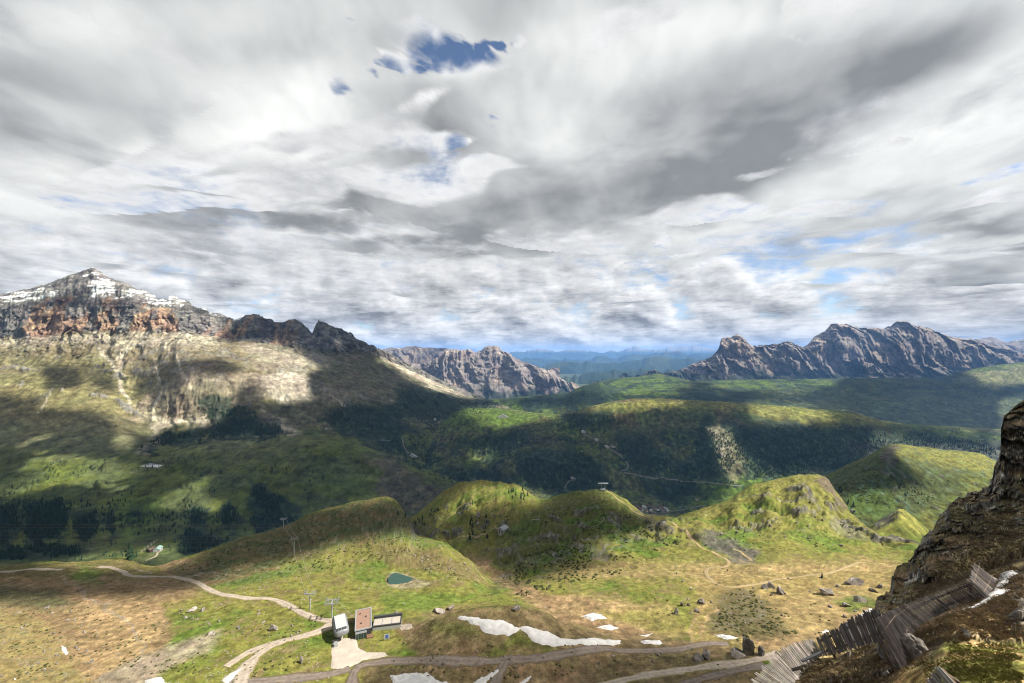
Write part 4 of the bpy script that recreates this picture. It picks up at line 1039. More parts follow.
M_gravel = way_mat("pale_gravel", (.30, .255, .205), (.145, .125, .042))
M_track = way_mat("grey_gravel", (.155, .128, .108), (.105, .078, .046))
M_path = way_mat("trodden_earth", (.27, .205, .115), (.145, .135, .040), .8)
M_asphalt = plain_mat("far_road", (.15, .145, .14), .9, .2, .02)
M_snow = plain_mat("old_snow", (.46, .455, .45), .8, .42, .45, .3)


def smooth_line(P, step):
    """points of a Catmull-Rom line through P (k,2), about one per step"""
    P = np.array(P, float)
    Q = np.vstack([2 * P[0] - P[1], P, 2 * P[-1] - P[-2]])
    out = []
    for i in range(1, len(Q) - 2):
        n = max(2, int(np.linalg.norm(Q[i + 1] - Q[i]) / step))
        for t in np.arange(n) / n:
            a, b, c, d = Q[i - 1], Q[i], Q[i + 1], Q[i + 2]
            out.append(.5 * (2 * b + (c - a) * t + (2 * a - 5 * b + 4 * c - d) * t * t + (3 * b - a - 3 * c + d) * t**3))
    out.append(P[-1])
    return np.array(out)


def ribbon(name, pts, width, mat, lift=0.18, step=2.0, seed=0, near=100, far=700):
    """a way laid on the land: pts are (column, row) of its middle line"""
    G = []
    for px, py in pts:
        p, n = at(px, py)
        if p is not None and near < p.y < far:
            G.append((p.x, p.y))
    if len(G) < 2:
        return None
    L = smooth_line(G, step)
    T = np.gradient(L, axis=0)
    T /= np.linalg.norm(T, axis=1, keepdims=True) + 1e-9
    Nn = np.stack([-T[:, 1], T[:, 0]], 1)
    s = np.cumsum(np.r_[0, np.linalg.norm(np.diff(L, axis=0), axis=1)])
    width = width * .82
    wob = 1 + .4 * fbm(s, 0 * s + seed * 7.7, 14, 4, seed)
    offs = np.array([-.72, -.52, -.27, 0, .27, .52, .72])
    V = []
    for i in range(len(L)):
        row = []
        for k, o in enumerate(offs):
            q = L[i] + Nn[i] * o * width * wob[i]
            z, _ = drop(q[0], q[1])
            row.append((q[0], q[1], z if z is not None else 0))
        row = np.array(row)
        V.append(row)
    V = np.array(V)
    zs = V[:, :, 2]
    if len(zs) > 4:                                        # graded surface
        k = np.ones(5) / 5
        pad = np.pad(zs, ((2, 2), (0, 0)), 'edge')
        sm = np.stack([np.convolve(pad[:, j], k, 'valid') for j in range(zs.shape[1])], 1)
        zs = np.maximum(zs, sm)
    zs = zs + np.array([-.25, .6, 1, 1, 1, .6, -.25]) * lift
    V[:, :, 2] = zs
    fray = np.stack([np.abs(offs) / .72, np.array([0, 0, 1, 0, 1, 0, 0.]), 0 * offs], 1)
    fray[:, 0] = np.array([1, .5, .1, .22, .1, .5, 1])
    me = mesh_np(name, V.reshape(-1, 3), grid_faces(len(L), len(offs)), True, np.tile(fray, (len(L), 1)))
    return tag(link(name, me, mat), kind='structure')


def sheet(name, pts, mat, thick=0.5, cell=None, edge=0.5, seed=0, wob=0.17, lo=-.4):
    """something lying on the land inside an outline of (column, row) points: thick in the middle, feathered at the edge"""
    G = []
    for px, py in pts:
        p, n = at(px, py)
        if p is not None:
            G.append((p.x, p.y))
    G = np.array(G)
    a, b = G.min(0), G.max(0)
    ext = (b - a).max()
    cell = cell or max(ext / 90, .12)
    a, b = a - 3 * cell, b + 3 * cell
    gx, gy = np.arange(a[0], b[0], cell), np.arange(a[1], b[1], cell)
    X, Y = np.meshgrid(gx, gy)
    ring = np.vstack([G, G[:1]])
    slim = abs(np.sum(ring[:-1, 0] * ring[1:, 1] - ring[1:, 0] * ring[:-1, 1])) / 2 / np.linalg.norm(np.diff(ring, axis=0), axis=1).sum()
    d = poly_d(X, Y, [tuple(g) for g in G]) + wob * slim * 3.2 * fbm(X, Y, slim * 3.5, 5, seed, .6)
    Z = np.zeros(X.shape)
    for i in range(X.shape[0]):
        for j in range(X.shape[1]):
            if d[i, j] > -3 * cell:
                z, _ = drop(X[i, j], Y[i, j])
                Z[i, j] = z if z is not None else 0
    Z = Z + np.clip(d * edge, lo, thick)
    keep = d > -2.2 * cell
    F4 = grid_faces(*X.shape)
    F4 = F4[keep.ravel()[F4].all(1)]
    used = np.unique(F4)
    re = np.zeros(X.size, int)
    re[used] = np.arange(len(used))
    V = np.stack([X, Y, Z], -1).reshape(-1, 3)[used]
    c = V.mean(0)
    o = link(name, mesh_np(name, V - c, re[F4], True), mat)
    o.location = c
    return o


ribbon("road", [(-60, 573), (0, 572), (15, 571), (35, 569), (62, 570)], 4.5, M_gravel, seed=1)
ribbon("road", [(98, 567), (112, 568), (122, 571), (130, 575.5), (145, 577), (162, 577), (178, 578), (190, 580.5), (202, 585), (212, 591), (225, 595), (245, 598), (262, 598), (276, 600.5), (290, 606), (300, 612), (312, 617), (322, 620), (334, 621)], 4.4, M_gravel, seed=2)
ribbon("road", [(334, 623), (326, 628), (318, 632), (300, 637), (285, 641), (270, 647), (258, 655), (248, 665), (243, 675), (240, 690), (238, 720)], 5.2, M_gravel, seed=3)
ribbon("road", [(290, 639.5), (270, 644), (250, 652), (236, 660), (226, 667)], 4.0, M_gravel, seed=4)
ribbon("road", [(352, 715), (352, 690), (354, 673), (365, 664.5), (400, 661.5), (450, 661), (500, 661), (540, 658), (570, 653), (603, 648.5), (625, 651), (657, 651), (680, 649), (697, 645.5), (711, 643.5), (728, 644)], 4.6, M_track, seed=5)
ribbon("road", [(505, 661), (502, 668), (497, 678), (488, 700)], 4.6, M_track, seed=6)
ribbon("road", [(230, 682), (262, 681), (300, 678), (330, 674), (350, 669)], 5.0, M_track, seed=7)
ribbon("road", [(585, 692), (609, 684), (646, 675.5), (667, 672), (706, 667), (742, 662.5), (766, 657.5), (780, 653)], 4.8, M_gravel, seed=8)
ribbon("road", [(670, 694), (689, 684), (719, 674), (745, 669), (765, 665)], 4.0, M_track, seed=9)
ribbon("path", [(666, 516), (672, 522), (680, 528), (688, 534), (693, 541), (700, 547), (714, 553), (724, 558), (729, 563), (724, 567), (710, 568), (706, 572), (710, 579), (718, 585), (728, 587), (745, 586), (765, 583)], 2.6, M_path, seed=10)
ribbon("path", [(764, 583), (775, 580), (800, 577), (830, 573), (850, 566), (865, 563)], 2.6, M_path, seed=11)
ribbon("path", [(733, 549), (742, 553), (752, 561)], 2.0, M_path, seed=12)
ribbon("path", [(607, 491), (613, 495), (622, 502), (632, 510), (641, 515), (650, 517)], 2.4, M_path, seed=13)
ribbon("path", [(441, 524), (452, 515), (458, 508), (470, 505)], 2.2, M_path, seed=14)
ribbon("path", [(450, 541), (470, 536), (485, 534.5), (500, 532.5)], 4.0, M_path, seed=15)
ribbon("path", [(138, 565), (146, 560.5), (152, 558), (156, 556), (158, 552.5)], 5.0, M_gravel, seed=16, step=5, near=900, far=1600)
for k, pts in enumerate(([(583, 433), (590, 437), (598, 441)], [(607, 448), (617, 453), (623, 459), (628, 465), (627, 469), (622, 471)], [(622, 471), (633, 474), (643, 476.5), (655, 479)], [(655, 479), (680, 481), (700, 482), (722, 484), (742, 486)],
                         [(569, 497), (564, 489), (568, 482), (576, 478)], [(402, 438), (404, 446), (409, 453), (419, 457)], [(380, 440), (390, 441)])):
    ribbon("road", pts, 7.0, M_asphalt, 1.2, 12.0, 20 + k, 1500, 3500)
ribbon("road", [(655, 513), (680, 510), (705, 505), (720, 503)], 7.0, M_asphalt, 1.2, 12.0, 31, 1500, 3500)
tag(sheet("forecourt", [(332, 640), (345, 638), (356, 639), (358, 648), (366, 652), (385, 652), (388, 656), (365, 660), (350, 667), (342, 670), (331, 668), (332, 655)], plain_mat("apron_gravel", (.37, .33, .28), .95, .3, .3), .22, edge=.2, wob=.04), kind='structure')
tag(sheet("forecourt", [(398, 624), (412, 624), (414, 628), (402, 630)], M_gravel, .15, edge=.2), kind='structure')

wm = bpy.data.materials.new("pond_water")
wm.use_nodes = True
T = NT(wm.node_tree)
pos = T.n('ShaderNodeNewGeometry').outputs['Position']
b = T.n('ShaderNodeBsdfPrincipled', {'Base Color': (.024, .058, .047, 1), 'Roughness': .12, 'IOR': 1.33})
T.put(b.inputs['Normal'], T.n('ShaderNodeBump', {'Height': T.noise(pos, 1.2, 4, .6), 'Strength': .5, 'Distance': .06}).outputs[0])
T.n('ShaderNodeOutputMaterial', {'Surface': b.outputs[0]})


def flat_water(name, pts, mat):
    P = [at(*p)[0] for p in pts]
    z = sum(p.z for p in P) / len(P) + .35
    out = []
    for (px, py) in pts:                                   # the level sheet as seen through the outline
        Y = -z * F / (py - HY)
        out.append(((px - HX) / F * Y, Y))
    L = smooth_line(out + [out[0]], 1.0)[:-1]
    me = bpy.data.meshes.new(name)
    c = L.mean(0)
    n = len(L)
    v = [(x, y, 0) for x, y in L - c] + [(x * .97, y * .97, -1.5) for x, y in L - c]
    me.from_pydata(v, [], [tuple(range(n))] + [(i, (i + 1) % n, n + (i + 1) % n, n + i) for i in range(n)])
    o = link(name, me, mat)
    o.location = (c[0], c[1], z)
    return o


pond = tag(flat_water("water", POND, wm), kind='structure')

SNOW_PATCHES = [
    ("longest snow patch trailing across the brown slope", [(459.5, 617.3), (474.5, 616.7), (491.7, 619.5), (506.7, 622.7), (519.6, 627.5), (528, 625), (539, 630), (562.6, 638.3), (600, 639), (620, 641), (619, 644), (592, 645.5), (567, 644.5), (545, 645.5), (534.7, 642), (528, 635.6), (519.6, 630.5), (509, 635.6), (502.5, 636.7), (485, 632), (474.5, 625), (466, 620.6)]),
    ("rounded snow patch on the tan trail flat, upper of two", [(581, 616), (592, 612.6), (607, 618.4), (592, 621)]),
    ("thin snow strip on tan flat just below the rounded patch", [(594, 627), (609.4, 624.6), (618, 628), (611.6, 630.4)]),
    ("tiny sliver of snow above the oval snow patch", [(639, 635), (652.4, 633.6), (646, 636.6)]),
    ("oval snow patch beside the grey track on brown ground", [(641, 641), (661, 639.2), (664, 643.5), (643, 644.6)]),
    ("snow streak under the dark heathery knoll", [(712, 634), (723, 634), (738, 638), (727.6, 639.4), (718, 637)]),
    ("broad snow patch cut off by the bottom edge below the track", [(386.4, 674), (405.8, 673.4), (431.6, 677.5), (446.6, 683), (450, 700), (400, 690), (388.6, 680.7)]),
    ("slanting snow patch beside the track fork", [(470, 684), (484, 676), (498, 669.6), (500, 672), (488, 682), (480, 692)]),
    ("small snow scrap right of the track fork", [(519, 683), (530.4, 675.6), (532, 677), (523, 685)]),
    ("snow patch in the bend of the pale gravel road", [(221.5, 680), (230, 674), (244, 666.7), (236.5, 676), (228, 684)]),
    ("flat snow remnant on bare earth at lower left", [(144, 681), (152, 678), (161, 677.3), (166, 684), (150, 688)]),
    ("tiny snow fleck on the stony tan slope", [(61, 645), (65, 647), (69, 653), (66, 655), (62, 650)]),
    ("snow drift behind the slatted fence rim", [(847, 623.5), (853, 617), (860, 613), (873, 608.5), (870, 616), (857, 622)]),
    ("small snow dot left of the fence drift", [(820, 632), (826, 629.5), (830, 631), (823, 633.5)]),
]
for k, (lab, pts) in enumerate(SNOW_PATCHES):
    tag(sheet("snow_patch", pts, M_snow, .55, edge=.4, seed=50 + k), lab, "snow patch", "snow patches left in the basin")
tag(sheet("snow_patch", [(960, 609.5), (974, 605), (982, 600.5), (992, 590), (998, 582), (1000, 573.5), (1010, 571), (1019, 570), (1017, 574), (1008, 580), (1012, 581), (1000, 588), (1010, 590), (996, 597), (988, 602), (974, 608)], M_snow, .22, cell=.09, edge=.5, seed=77, wob=.06, lo=-.12),
    "jagged snow strip along the foot of the plank fence", "snow patch", "snow patches left in the basin")


# ------------------------------------------------------------------ trees, shrubs, stones and grass
def leaf_mat(name, var=.5):
    m = bpy.data.materials.new(name)
    m.use_nodes = True
    T = NT(m.node_tree)
    alb = T.n('ShaderNodeAttribute', attribute_name='alb').outputs['Color']
    n = T.noise(T.n('ShaderNodeNewGeometry').outputs['Position'], 1.3, 4, .6)
    c = T.v('SCALE', alb, s=T.lin(n, .3, .7, 1 - var, 1 + var))
    T.n('ShaderNodeOutputMaterial', {'Surface': T.n('ShaderNodeBsdfPrincipled', {'Base Color': c, 'Roughness': .95, 'Specular IOR Level': .05}).outputs[0]})
    return m


M_tree = leaf_mat("conifer_needles")
M_shrub = leaf_mat("dwarf_shrub")
M_grass = leaf_mat("grass_blades", .3)
rng = np.random.default_rng(7)


def conifer(h, tiers, sides, r):
    """one ragged conifer, foot at the origin: (verts, faces, colours)"""
    V, Fc, Cc = [], [], []
    w = h * r.uniform(.17, .23)
    base = A(.021, .038, .021) * r.uniform(.75, 1.35)
    tw = h * .018
    for k in range(4):
        V += [(tw * math.cos(k * 1.57), tw * math.sin(k * 1.57), -.6), (tw * .8 * math.cos(k * 1.57), tw * .8 * math.sin(k * 1.57), h * .25)]
        Cc += [A(.06, .045, .035)] * 2
    for k in range(4):
        Fc.append((2 * k, 2 * ((k + 1) % 4), 2 * ((k + 1) % 4) + 1))
        Fc.append((2 * k, 2 * ((k + 1) % 4) + 1, 2 * k + 1))
    for t in range(tiers):
        f = t / tiers
        z0, z1 = h * (.08 + .86 * f), h * min(1.0, .08 + .86 * f + 1.5 / tiers)
        rad = w * (1 - f) ** .85 + h * .012
        b = len(V)
        for k in range(sides):
            a = 2 * math.pi * (k + .5 * (t % 2)) / sides + r.uniform(-.2, .2)
            q = rad * r.uniform(.62, 1.15)
            V.append((q * math.cos(a), q * math.sin(a), z0 - h * r.uniform(-.02, .05)))
            Cc.append(base * r.uniform(.7, 1.3))
        V.append((r.uniform(-.02, .02) * h, r.uniform(-.02, .02) * h, z1))
        Cc.append(base * 1.3)
        for k in range(sides):
            Fc.append((b + k, b + (k + 1) % sides, b + sides))
    return np.array(V), np.array(Fc), np.array(Cc)


PROTO = [conifer(1.0, 5, 7, rng) for _ in range(8)]
FAR_PROTO = [conifer(1.0, 2, 5, rng) for _ in range(6)]


def in_poly(pts, n):
    p = np.array(pts, float)
    a, b = p.min(0), p.max(0)
    out = []
    while len(out) < n:
        q = rng.uniform(a, b, (n * 2, 2))
        out += list(q[poly_d(q[:, 0], q[:, 1], pts) > 0])
    return out[:n]


def merged(name, items, protos, mat):
    """one mesh from many copies: items are (point, height, turn)"""
    Vs, Fs, Cs, k = [], [], [], 0
    for p, h, rot in items:
        v, f, c = protos[rng.integers(len(protos))]
        ca, sa = math.cos(rot), math.sin(rot)
        w = v * h
        Vs.append(np.stack([w[:, 0] * ca - w[:, 1] * sa + p[0], w[:, 0] * sa + w[:, 1] * ca + p[1], w[:, 2] + p[2]], 1))
        Fs.append(f + k)
        Cs.append(c * rng.uniform(.75, 1.3))
        k += len(v)
    me = mesh_np(name, np.vstack(Vs), np.vstack(Fs), False, np.vstack(Cs))
    return link(name, me, mat)


def ragged(pts, q, wob=13.0):
    """drop scattered points near the outline so that its border is frayed"""
    q = np.array(q)
    e = fbm(q[:, 0], q[:, 1] * 1.5, 26, 4, 431, .65)
    return q[poly_d(q[:, 0], q[:, 1], pts) + wob * e - .35 * wob > 0]


def spots(pts, n, near, far, lo, hi, keep=None):
    out = []
    for px, py in ragged(pts, in_poly(pts, n)):
        p, nn = at(px, py)
        if p is None or not near < p.y < far or nn.z < .45:
            continue
        if keep is not None and not keep(p):
            continue
        out.append((p, rng.uniform(lo, hi), rng.uniform(0, 6.28)))
    return out


def parea(pts):
    p = np.array(pts)
    return abs(np.sum(p[:, 0] * np.roll(p[:, 1], -1) - p[:, 1] * np.roll(p[:, 0], -1))) / 2


woods = []
for w in MASSIF_WOODS:
    woods += spots(w, int(parea(w) * .55), 1000, 4600, 9, 17)
for w in VALLEY_WOODS:
    woods += spots(w, int(parea(w) * .50), 1500, 4200, 9, 18)
clump = lambda wl, thr, sd: (lambda p: fbm(np.array([p.x]), np.array([p.y]), wl, 3, sd)[0] > thr)
woods += spots([(400, 430), (560, 418), (700, 412), (1010, 432), (1010, 472), (760, 492), (600, 500), (440, 500), (390, 455)], 4200, 1700, 3600, 8, 16, clump(220, .2, 401))
woods += spots([(-30, 455), (120, 452), (260, 445), (400, 465), (450, 500), (440, 520), (300, 515), (250, 545), (-30, 555)], 2600, 1000, 2300, 7, 14, clump(120, .28, 403))
woods += spots([(-30, 490), (130, 500), (240, 500), (250, 550), (-30, 558)], 1600, 1000, 1800, 8, 15, clump(150, .0, 405))
woods += spots([(480, 398), (560, 402), (600, 384), (690, 378), (960, 380), (1020, 390), (1010, 425), (800, 402), (640, 396), (560, 412), (490, 412)], 3000, 3400, 7000, 12, 22, clump(420, .1, 407))
tag(merged("forest", woods, FAR_PROTO, M_tree), kind='stuff')

# single trees: the nearest and largest ones
groves = [
    ([(464, 520), (480, 513), (492, 520), (488, 530), (478, 545), (466, 546), (458, 540)], 24, 350, 760, 4.5, 7.5, "dark conifer in the grove beside the brown trail between two knolls", "conifers between the two middle knolls"),
    ([(484, 536), (496, 538), (494, 550), (484, 548)], 8, 300, 760, 4.5, 7, "dark conifer below the small grey roofed house", "conifers below the grey roofed house"),
    ([(505, 492), (520, 488), (545, 498), (530, 506), (510, 503)], 30, 500, 760, 5, 8, "dark conifer on the crest of the shady knoll behind the pond", "conifers on the crest of the shady knoll"),
    ([(466, 484), (476, 492), (472, 510), (462, 500)], 10, 500, 760, 5, 8, "dark conifer on the sunny side of the shady knoll", "conifers on the sunny side of the shady knoll"),
    ([(416, 512), (432, 508), (446, 504), (440, 520), (424, 532), (414, 528)], 30, 430, 760, 4.5, 8, "dark conifer in the cleft left of the shady knoll", "conifers in the cleft left of the shady knoll"),
    ([(384, 505), (400, 500), (410, 520), (404, 528), (390, 522)], 16, 400, 560, 4, 7, "dark conifer on the rocky end of the ridge behind the pond", "conifers on the rocky end of the pond ridge"),
    ([(802, 518), (835, 488), (852, 478), (872, 490), (862, 512), (845, 522), (812, 530)], 60, 700, 1200, 6, 11, "dark conifer on the steep wooded side of the right rear hill", "conifers on the wooded side of the right rear hill"),
    ([(872, 480), (905, 472), (930, 485), (925, 505), (900, 515), (880, 505)], 40, 700, 1200, 4, 8, "low conifer scattered over the slope of the right rear hill", "conifers scattered on the right rear hill"),
    ([(905, 505), (928, 508), (925, 522), (908, 520)], 10, 600, 1200, 5, 9, "dark conifer in the hollow behind the small pointed knoll", "conifers behind the small pointed knoll"),
    ([(60, 556), (100, 552), (140, 548), (150, 560), (120, 562), (70, 563)], 40, 340, 1500, 7, 12, "conifer in the sunny stand just beyond the basin rim", "conifers beyond the basin rim"),
]
n_tree = 0
for pts, n, near, far, lo, hi, lab, grp in groves:
    first = {}
    for p, h, rot in spots(pts, n, near, far, lo, hi):
        k = int(rng.integers(len(PROTO)))
        if k not in first:
            v, f, c = PROTO[k]
            first[k] = mesh_np("conifer", v, f, False, c * rng.uniform(.8, 1.3))
            first[k].materials.append(M_tree)
        o = bpy.data.objects.new("conifer", first[k])
        o.location = p
        o.scale = (h * rng.uniform(.9, 1.15),) * 2 + (h,)
        o.rotation_euler = (0, 0, rot)
        COL.objects.link(o)
        tag(o, lab, "conifer", grp)
        n_tree += 1
for px, py, h, lab in ((477 + 153, 518, 5.5, "dark bushy conifer beside the path saddle above the village"), (810, 503, 4.0, "small lone conifer on the sunny right knoll"), (822, 578, 4.5, "single small green conifer among boulders on the tan flat"),
                       (130, 560, 17, "tallest dark conifer beyond the basin rim near the valley farm"), (604, 520 - 4, 4.5, "small lone bushy conifer on the hut knoll"), (848, 497, 6, "lone conifer on the dark edge of the right knoll")):
    p, nn = at(px, py)
    v, f, c = PROTO[n_tree % 8]
    me = mesh_np("conifer", v, f, False, c)
    o = link("conifer", me, M_tree)
    o.location = p
    o.scale = (h * 1.1, h * 1.1, h)
    tag(o, lab, "conifer")
    n_tree += 1


def ico(sub):
    bm = bmesh.new()
    bmesh.ops.create_icosphere(bm, subdivisions=sub, radius=1.0)
    v = np.array([x.co[:] for x in bm.verts])
    f = np.array([[q.index for q in g.verts] for g in bm.faces])
    bm.free()
    return v, f


IV1, IF1 = ico(1)
IV2, IF2 = ico(2)
IV3, IF3 = ico(3)
IV4, IF4 = ico(4)


def bush(r):
    v = IV2 * (1 + .55 * r.uniform(-.5, .5, (len(IV2), 1)))
    v = v * np.array([.8, .8, .55]) + np.array([0, 0, .2])
    return v, IF2, np.tile(A(.050, .056, .022) * r.uniform(.7, 1.3), (len(v), 1)) * r.uniform(.65, 1.35, (len(v), 1))


def stone_shape(v, r, cuts=9):
    """chop a ball with random planes into an angular stone"""
    v = v.copy()
    for _ in range(cuts):
        n = r.normal(size=3)
        n /= np.linalg.norm(n)
        d = r.uniform(.45, .8)
        s = v @ n - d
        v = v - np.outer(np.maximum(s, 0), n)
    return v


def pebble(r):
    v = stone_shape(IV1, r, 5) * np.array([1, r.uniform(.6, 1), r.uniform(.4, .7)])
    return v, IF1, np.tile(A(.215, .195, .17) * r.uniform(.6, 1.25), (len(v), 1))


BUSH = [bush(rng) for _ in range(6)]
PEB = [pebble(rng) for _ in range(6)]
sh = []
dens2 = lambda wl, thr, sd: (lambda p: fbm(np.array([p.x]), np.array([p.y]), wl, 4, sd, .6)[0] > thr)
sh += spots([(170, 566), (240, 540), (310, 512), (378, 497), (400, 505), (440, 540), (490, 588), (400, 566), (280, 576), (200, 592)], 1500, 120, 620, .35, 1.1, dens2(40, .0, 411))
sh += spots([(490, 590), (520, 520), (600, 490), (660, 520), (690, 545), (620, 575), (540, 600)], 1900, 120, 760, .4, 1.4, dens2(35, .05, 412))
sh += spots([(700, 540), (745, 488), (800, 474), (850, 512), (890, 550), (760, 560)], 700, 120, 760, .3, 1.0, dens2(35, .2, 413))
sh += spots([(704, 612), (718, 596), (738, 587), (756, 592), (775, 612), (802, 634), (768, 642), (720, 641)], 620, 120, 400, .15, .85, dens2(9, -.15, 419))
sh += spots([(540, 596), (600, 592), (680, 600), (760, 604), (860, 596), (900, 600), (830, 640), (760, 640), (700, 620), (600, 606)], 500, 120, 400, .25, .7, dens2(16, .25, 414))
sh += spots([(0, 575), (80, 590), (170, 590), (330, 615), (300, 683), (0, 683)], 1500, 120, 400, .2, .6, dens2(14, .1, 415))
sh += spots([(400, 640), (500, 630), (700, 650), (740, 683), (380, 683)], 500, 120, 300, .2, .6, dens2(14, .15, 416))
sh += spots([(800, 520), (840, 475), (890, 455), (960, 480), (930, 510), (880, 525)], 900, 600, 1300, .6, 2.2, dens2(60, .0, 417))
sh += spots([(410, 520), (470, 484), (540, 498), (500, 545), (440, 545)], 700, 300, 800, .4, 1.3, dens2(30, .1, 418))
tag(merged("shrubs", sh, BUSH, M_shrub), kind='stuff')
pe = []
pe += spots([(-10, 575), (170, 575), (340, 620), (330, 690), (-10, 690)], 1800, 120, 420, .12, .5, dens2(18, .05, 421))
pe += spots([(380, 610), (540, 612), (760, 650), (760, 690), (360, 690)], 700, 120, 300, .1, .38, dens2(15, .1, 422))
pe += spots([(480, 590), (700, 540), (900, 555), (880, 610), (760, 650), (600, 630)], 900, 120, 480, .15, .6, dens2(18, .15, 423))
pe += spots([(190, 565), (330, 510), (400, 505), (490, 588), (420, 610), (230, 600)], 900, 120, 620, .2, .8, dens2(25, .15, 424))
pe += spots([(700, 540), (800, 476), (850, 512), (880, 548)], 500, 120, 700, .25, .9, dens2(25, .2, 425))
tag(merged("stones", pe, PEB, plain_mat("loose_stone", (.215, .195, .17), .9, .4, .8)), kind='stuff')


def tuft(r, col):
    V, Fc, Cc = [], [], []
    for k in range(9):
        a, l = r.uniform(0, 6.28), r.uniform(.5, 1.0)
        lean = r.uniform(.25, .9)
        x, y = .18 * math.cos(a) * r.uniform(0, 1), .18 * math.sin(a) * r.uniform(0, 1)
        dx, dy = math.cos(a), math.sin(a)
        b = len(V)
        V += [(x - .045 * dy, y + .045 * dx, -.05), (x + .045 * dy, y - .045 * dx, -.05), (x + dx * lean * l * .5, y + dy * lean * l * .5, l * .6), (x + dx * lean * l, y + dy * lean * l, l * (.75 - .3 * lean))]
        Fc += [(b, b + 1, b + 2), (b + 1, b + 3, b + 2)]
        Cc += [col * .8, col * .8, col * r.uniform(.9, 1.2), col * r.uniform(1.1, 1.6)]
    return np.array(V), np.array(Fc), np.array(Cc)


BROWN_T = [tuft(rng, A(.190, .135, .082)) for _ in range(4)] + [tuft(rng, A(.205, .160, .088)) for _ in range(3)]
GREEN_T = [tuft(rng, A(.150, .148, .040)) for _ in range(4)] + [tuft(rng, A(.150, .120, .045)) for _ in range(2)]
gr = spots([(745, 690), (880, 640), (930, 610), (1024, 540), (1024, 642), (945, 641), (900, 690)], 8000, 8, 52, .10, .26)
gr += spots([(880, 620), (930, 560), (965, 530), (1024, 480), (1024, 560), (960, 590)], 3000, 30, 62, .12, .34)
tag(merged("dry_grass", gr, BROWN_T, M_grass), kind='stuff')
gr = spots([(880, 690), (905, 672), (925, 658), (945, 641), (1024, 642), (1024, 690)], 5200, 8, 28, .05, .13)
tag(merged("grass", gr, GREEN_T, M_grass), kind='stuff')


# ------------------------------------------------------------------ built things
def thing(name, label, cat, loc, rotz=0.0, group=None):
    o = bpy.data.objects.new(name, None)
    o.empty_display_size = 1.0
    COL.objects.link(o)
    o.location = loc
    o.rotation_euler = (0, 0, rotz)
    return tag(o, label, cat, group)


class MB:
    """collects boxes, bars and sheets into one mesh"""
    def __init__(self):
        self.bm = bmesh.new()

    def box(self, x0, x1, y0, y1, z0, z1, bevel=0.0):
        r = bmesh.ops.create_cube(self.bm, size=1.0)
        for v in r['verts']:
            v.co = Vector(((x0 + x1) / 2 + v.co.x * (x1 - x0), (y0 + y1) / 2 + v.co.y * (y1 - y0), (z0 + z1) / 2 + v.co.z * (z1 - z0)))
        if bevel:
            es = list({e for v in r['verts'] for e in v.link_edges})
            bmesh.ops.bevel(self.bm, geom=es, offset=bevel, segments=2, affect='EDGES', profile=.5)
        return self

    def bar(self, a, b, w, h=None, up=Vector((0, 0, 1))):
        a, b = Vector(a), Vector(b)
        h = h or w
        d = (b - a).normalized()
        s = d.cross(up)
        if s.length < 1e-3:
            s = d.cross(Vector((1, 0, 0)))
        s.normalize()
        u = s.cross(d)
        vs = [self.bm.verts.new(p + s * sx * w / 2 + u * sz * h / 2) for p in (a, b) for sx, sz in ((-1, -1), (1, -1), (1, 1), (-1, 1))]
        for f in ((0, 1, 2, 3), (7, 6, 5, 4), (0, 4, 5, 1), (1, 5, 6, 2), (2, 6, 7, 3), (3, 7, 4, 0)):
            self.bm.faces.new([vs[i] for i in f])
        return self

    def tube(self, a, b, r0, r1=None, n=12):
        a, b = Vector(a), Vector(b)
        r1 = r0 if r1 is None else r1
        q = (b - a).to_track_quat('Z', 'Y').to_matrix()
        A0 = [self.bm.verts.new(a + q @ Vector((r0 * math.cos(2 * math.pi * k / n), r0 * math.sin(2 * math.pi * k / n), 0))) for k in range(n)]
        B0 = [self.bm.verts.new(b + q @ Vector((r1 * math.cos(2 * math.pi * k / n), r1 * math.sin(2 * math.pi * k / n), 0))) for k in range(n)]
        for k in range(n):
            self.bm.faces.new((A0[k], A0[(k + 1) % n], B0[(k + 1) % n], B0[k]))
        self.bm.faces.new(A0[::-1])
        self.bm.faces.new(B0)
        return self

    def quad(self, *p):
        self.bm.faces.new([self.bm.verts.new(q) for q in p])
        return self

    def build(self, name, mat, parent=None, smooth=False):
        bmesh.ops.recalc_face_normals(self.bm, faces=self.bm.faces)
        me = bpy.data.meshes.new(name)
        self.bm.to_mesh(me)
        self.bm.free()
        if smooth:
            for p in me.polygons:
                p.use_smooth = True
        return link(name, me, mat, parent)


M_white = plain_mat("weathered_white", (.36, .375, .38), .5, .15, .8)
M_alu = plain_mat("grey_sheet_metal", (.20, .215, .225), .5, .18, .7, metal=.2)
M_steel = plain_mat("galvanised_steel", (.40, .42, .44), .45, .2, 1.5, metal=.5)
M_dark = plain_mat("dark_cladding", (.045, .047, .05), .6, .3, .8)
M_concrete = plain_mat("concrete", (.36, .345, .325), .9, .3, .5)
M_roofgravel = plain_mat("red_brown_roof_gravel", (.235, .150, .112), .95, .35, 1.2)
M_glass = plain_mat("dark_green_glass", (.02, .045, .04), .08, .2, .5, spec=.6)
M_wood = plain_mat("brown_boards", (.17, .10, .06), .85, .4, 1.5)
M_pale = plain_mat("pale_stone_floor", (.34, .31, .27), .9, .25, .6)
M_postw = plain_mat("brown_post", (.11, .080, .060), .9, .4, 3.0)
M_blue = plain_mat("blue_print", (.06, .12, .34), .5, .3, 2.0)

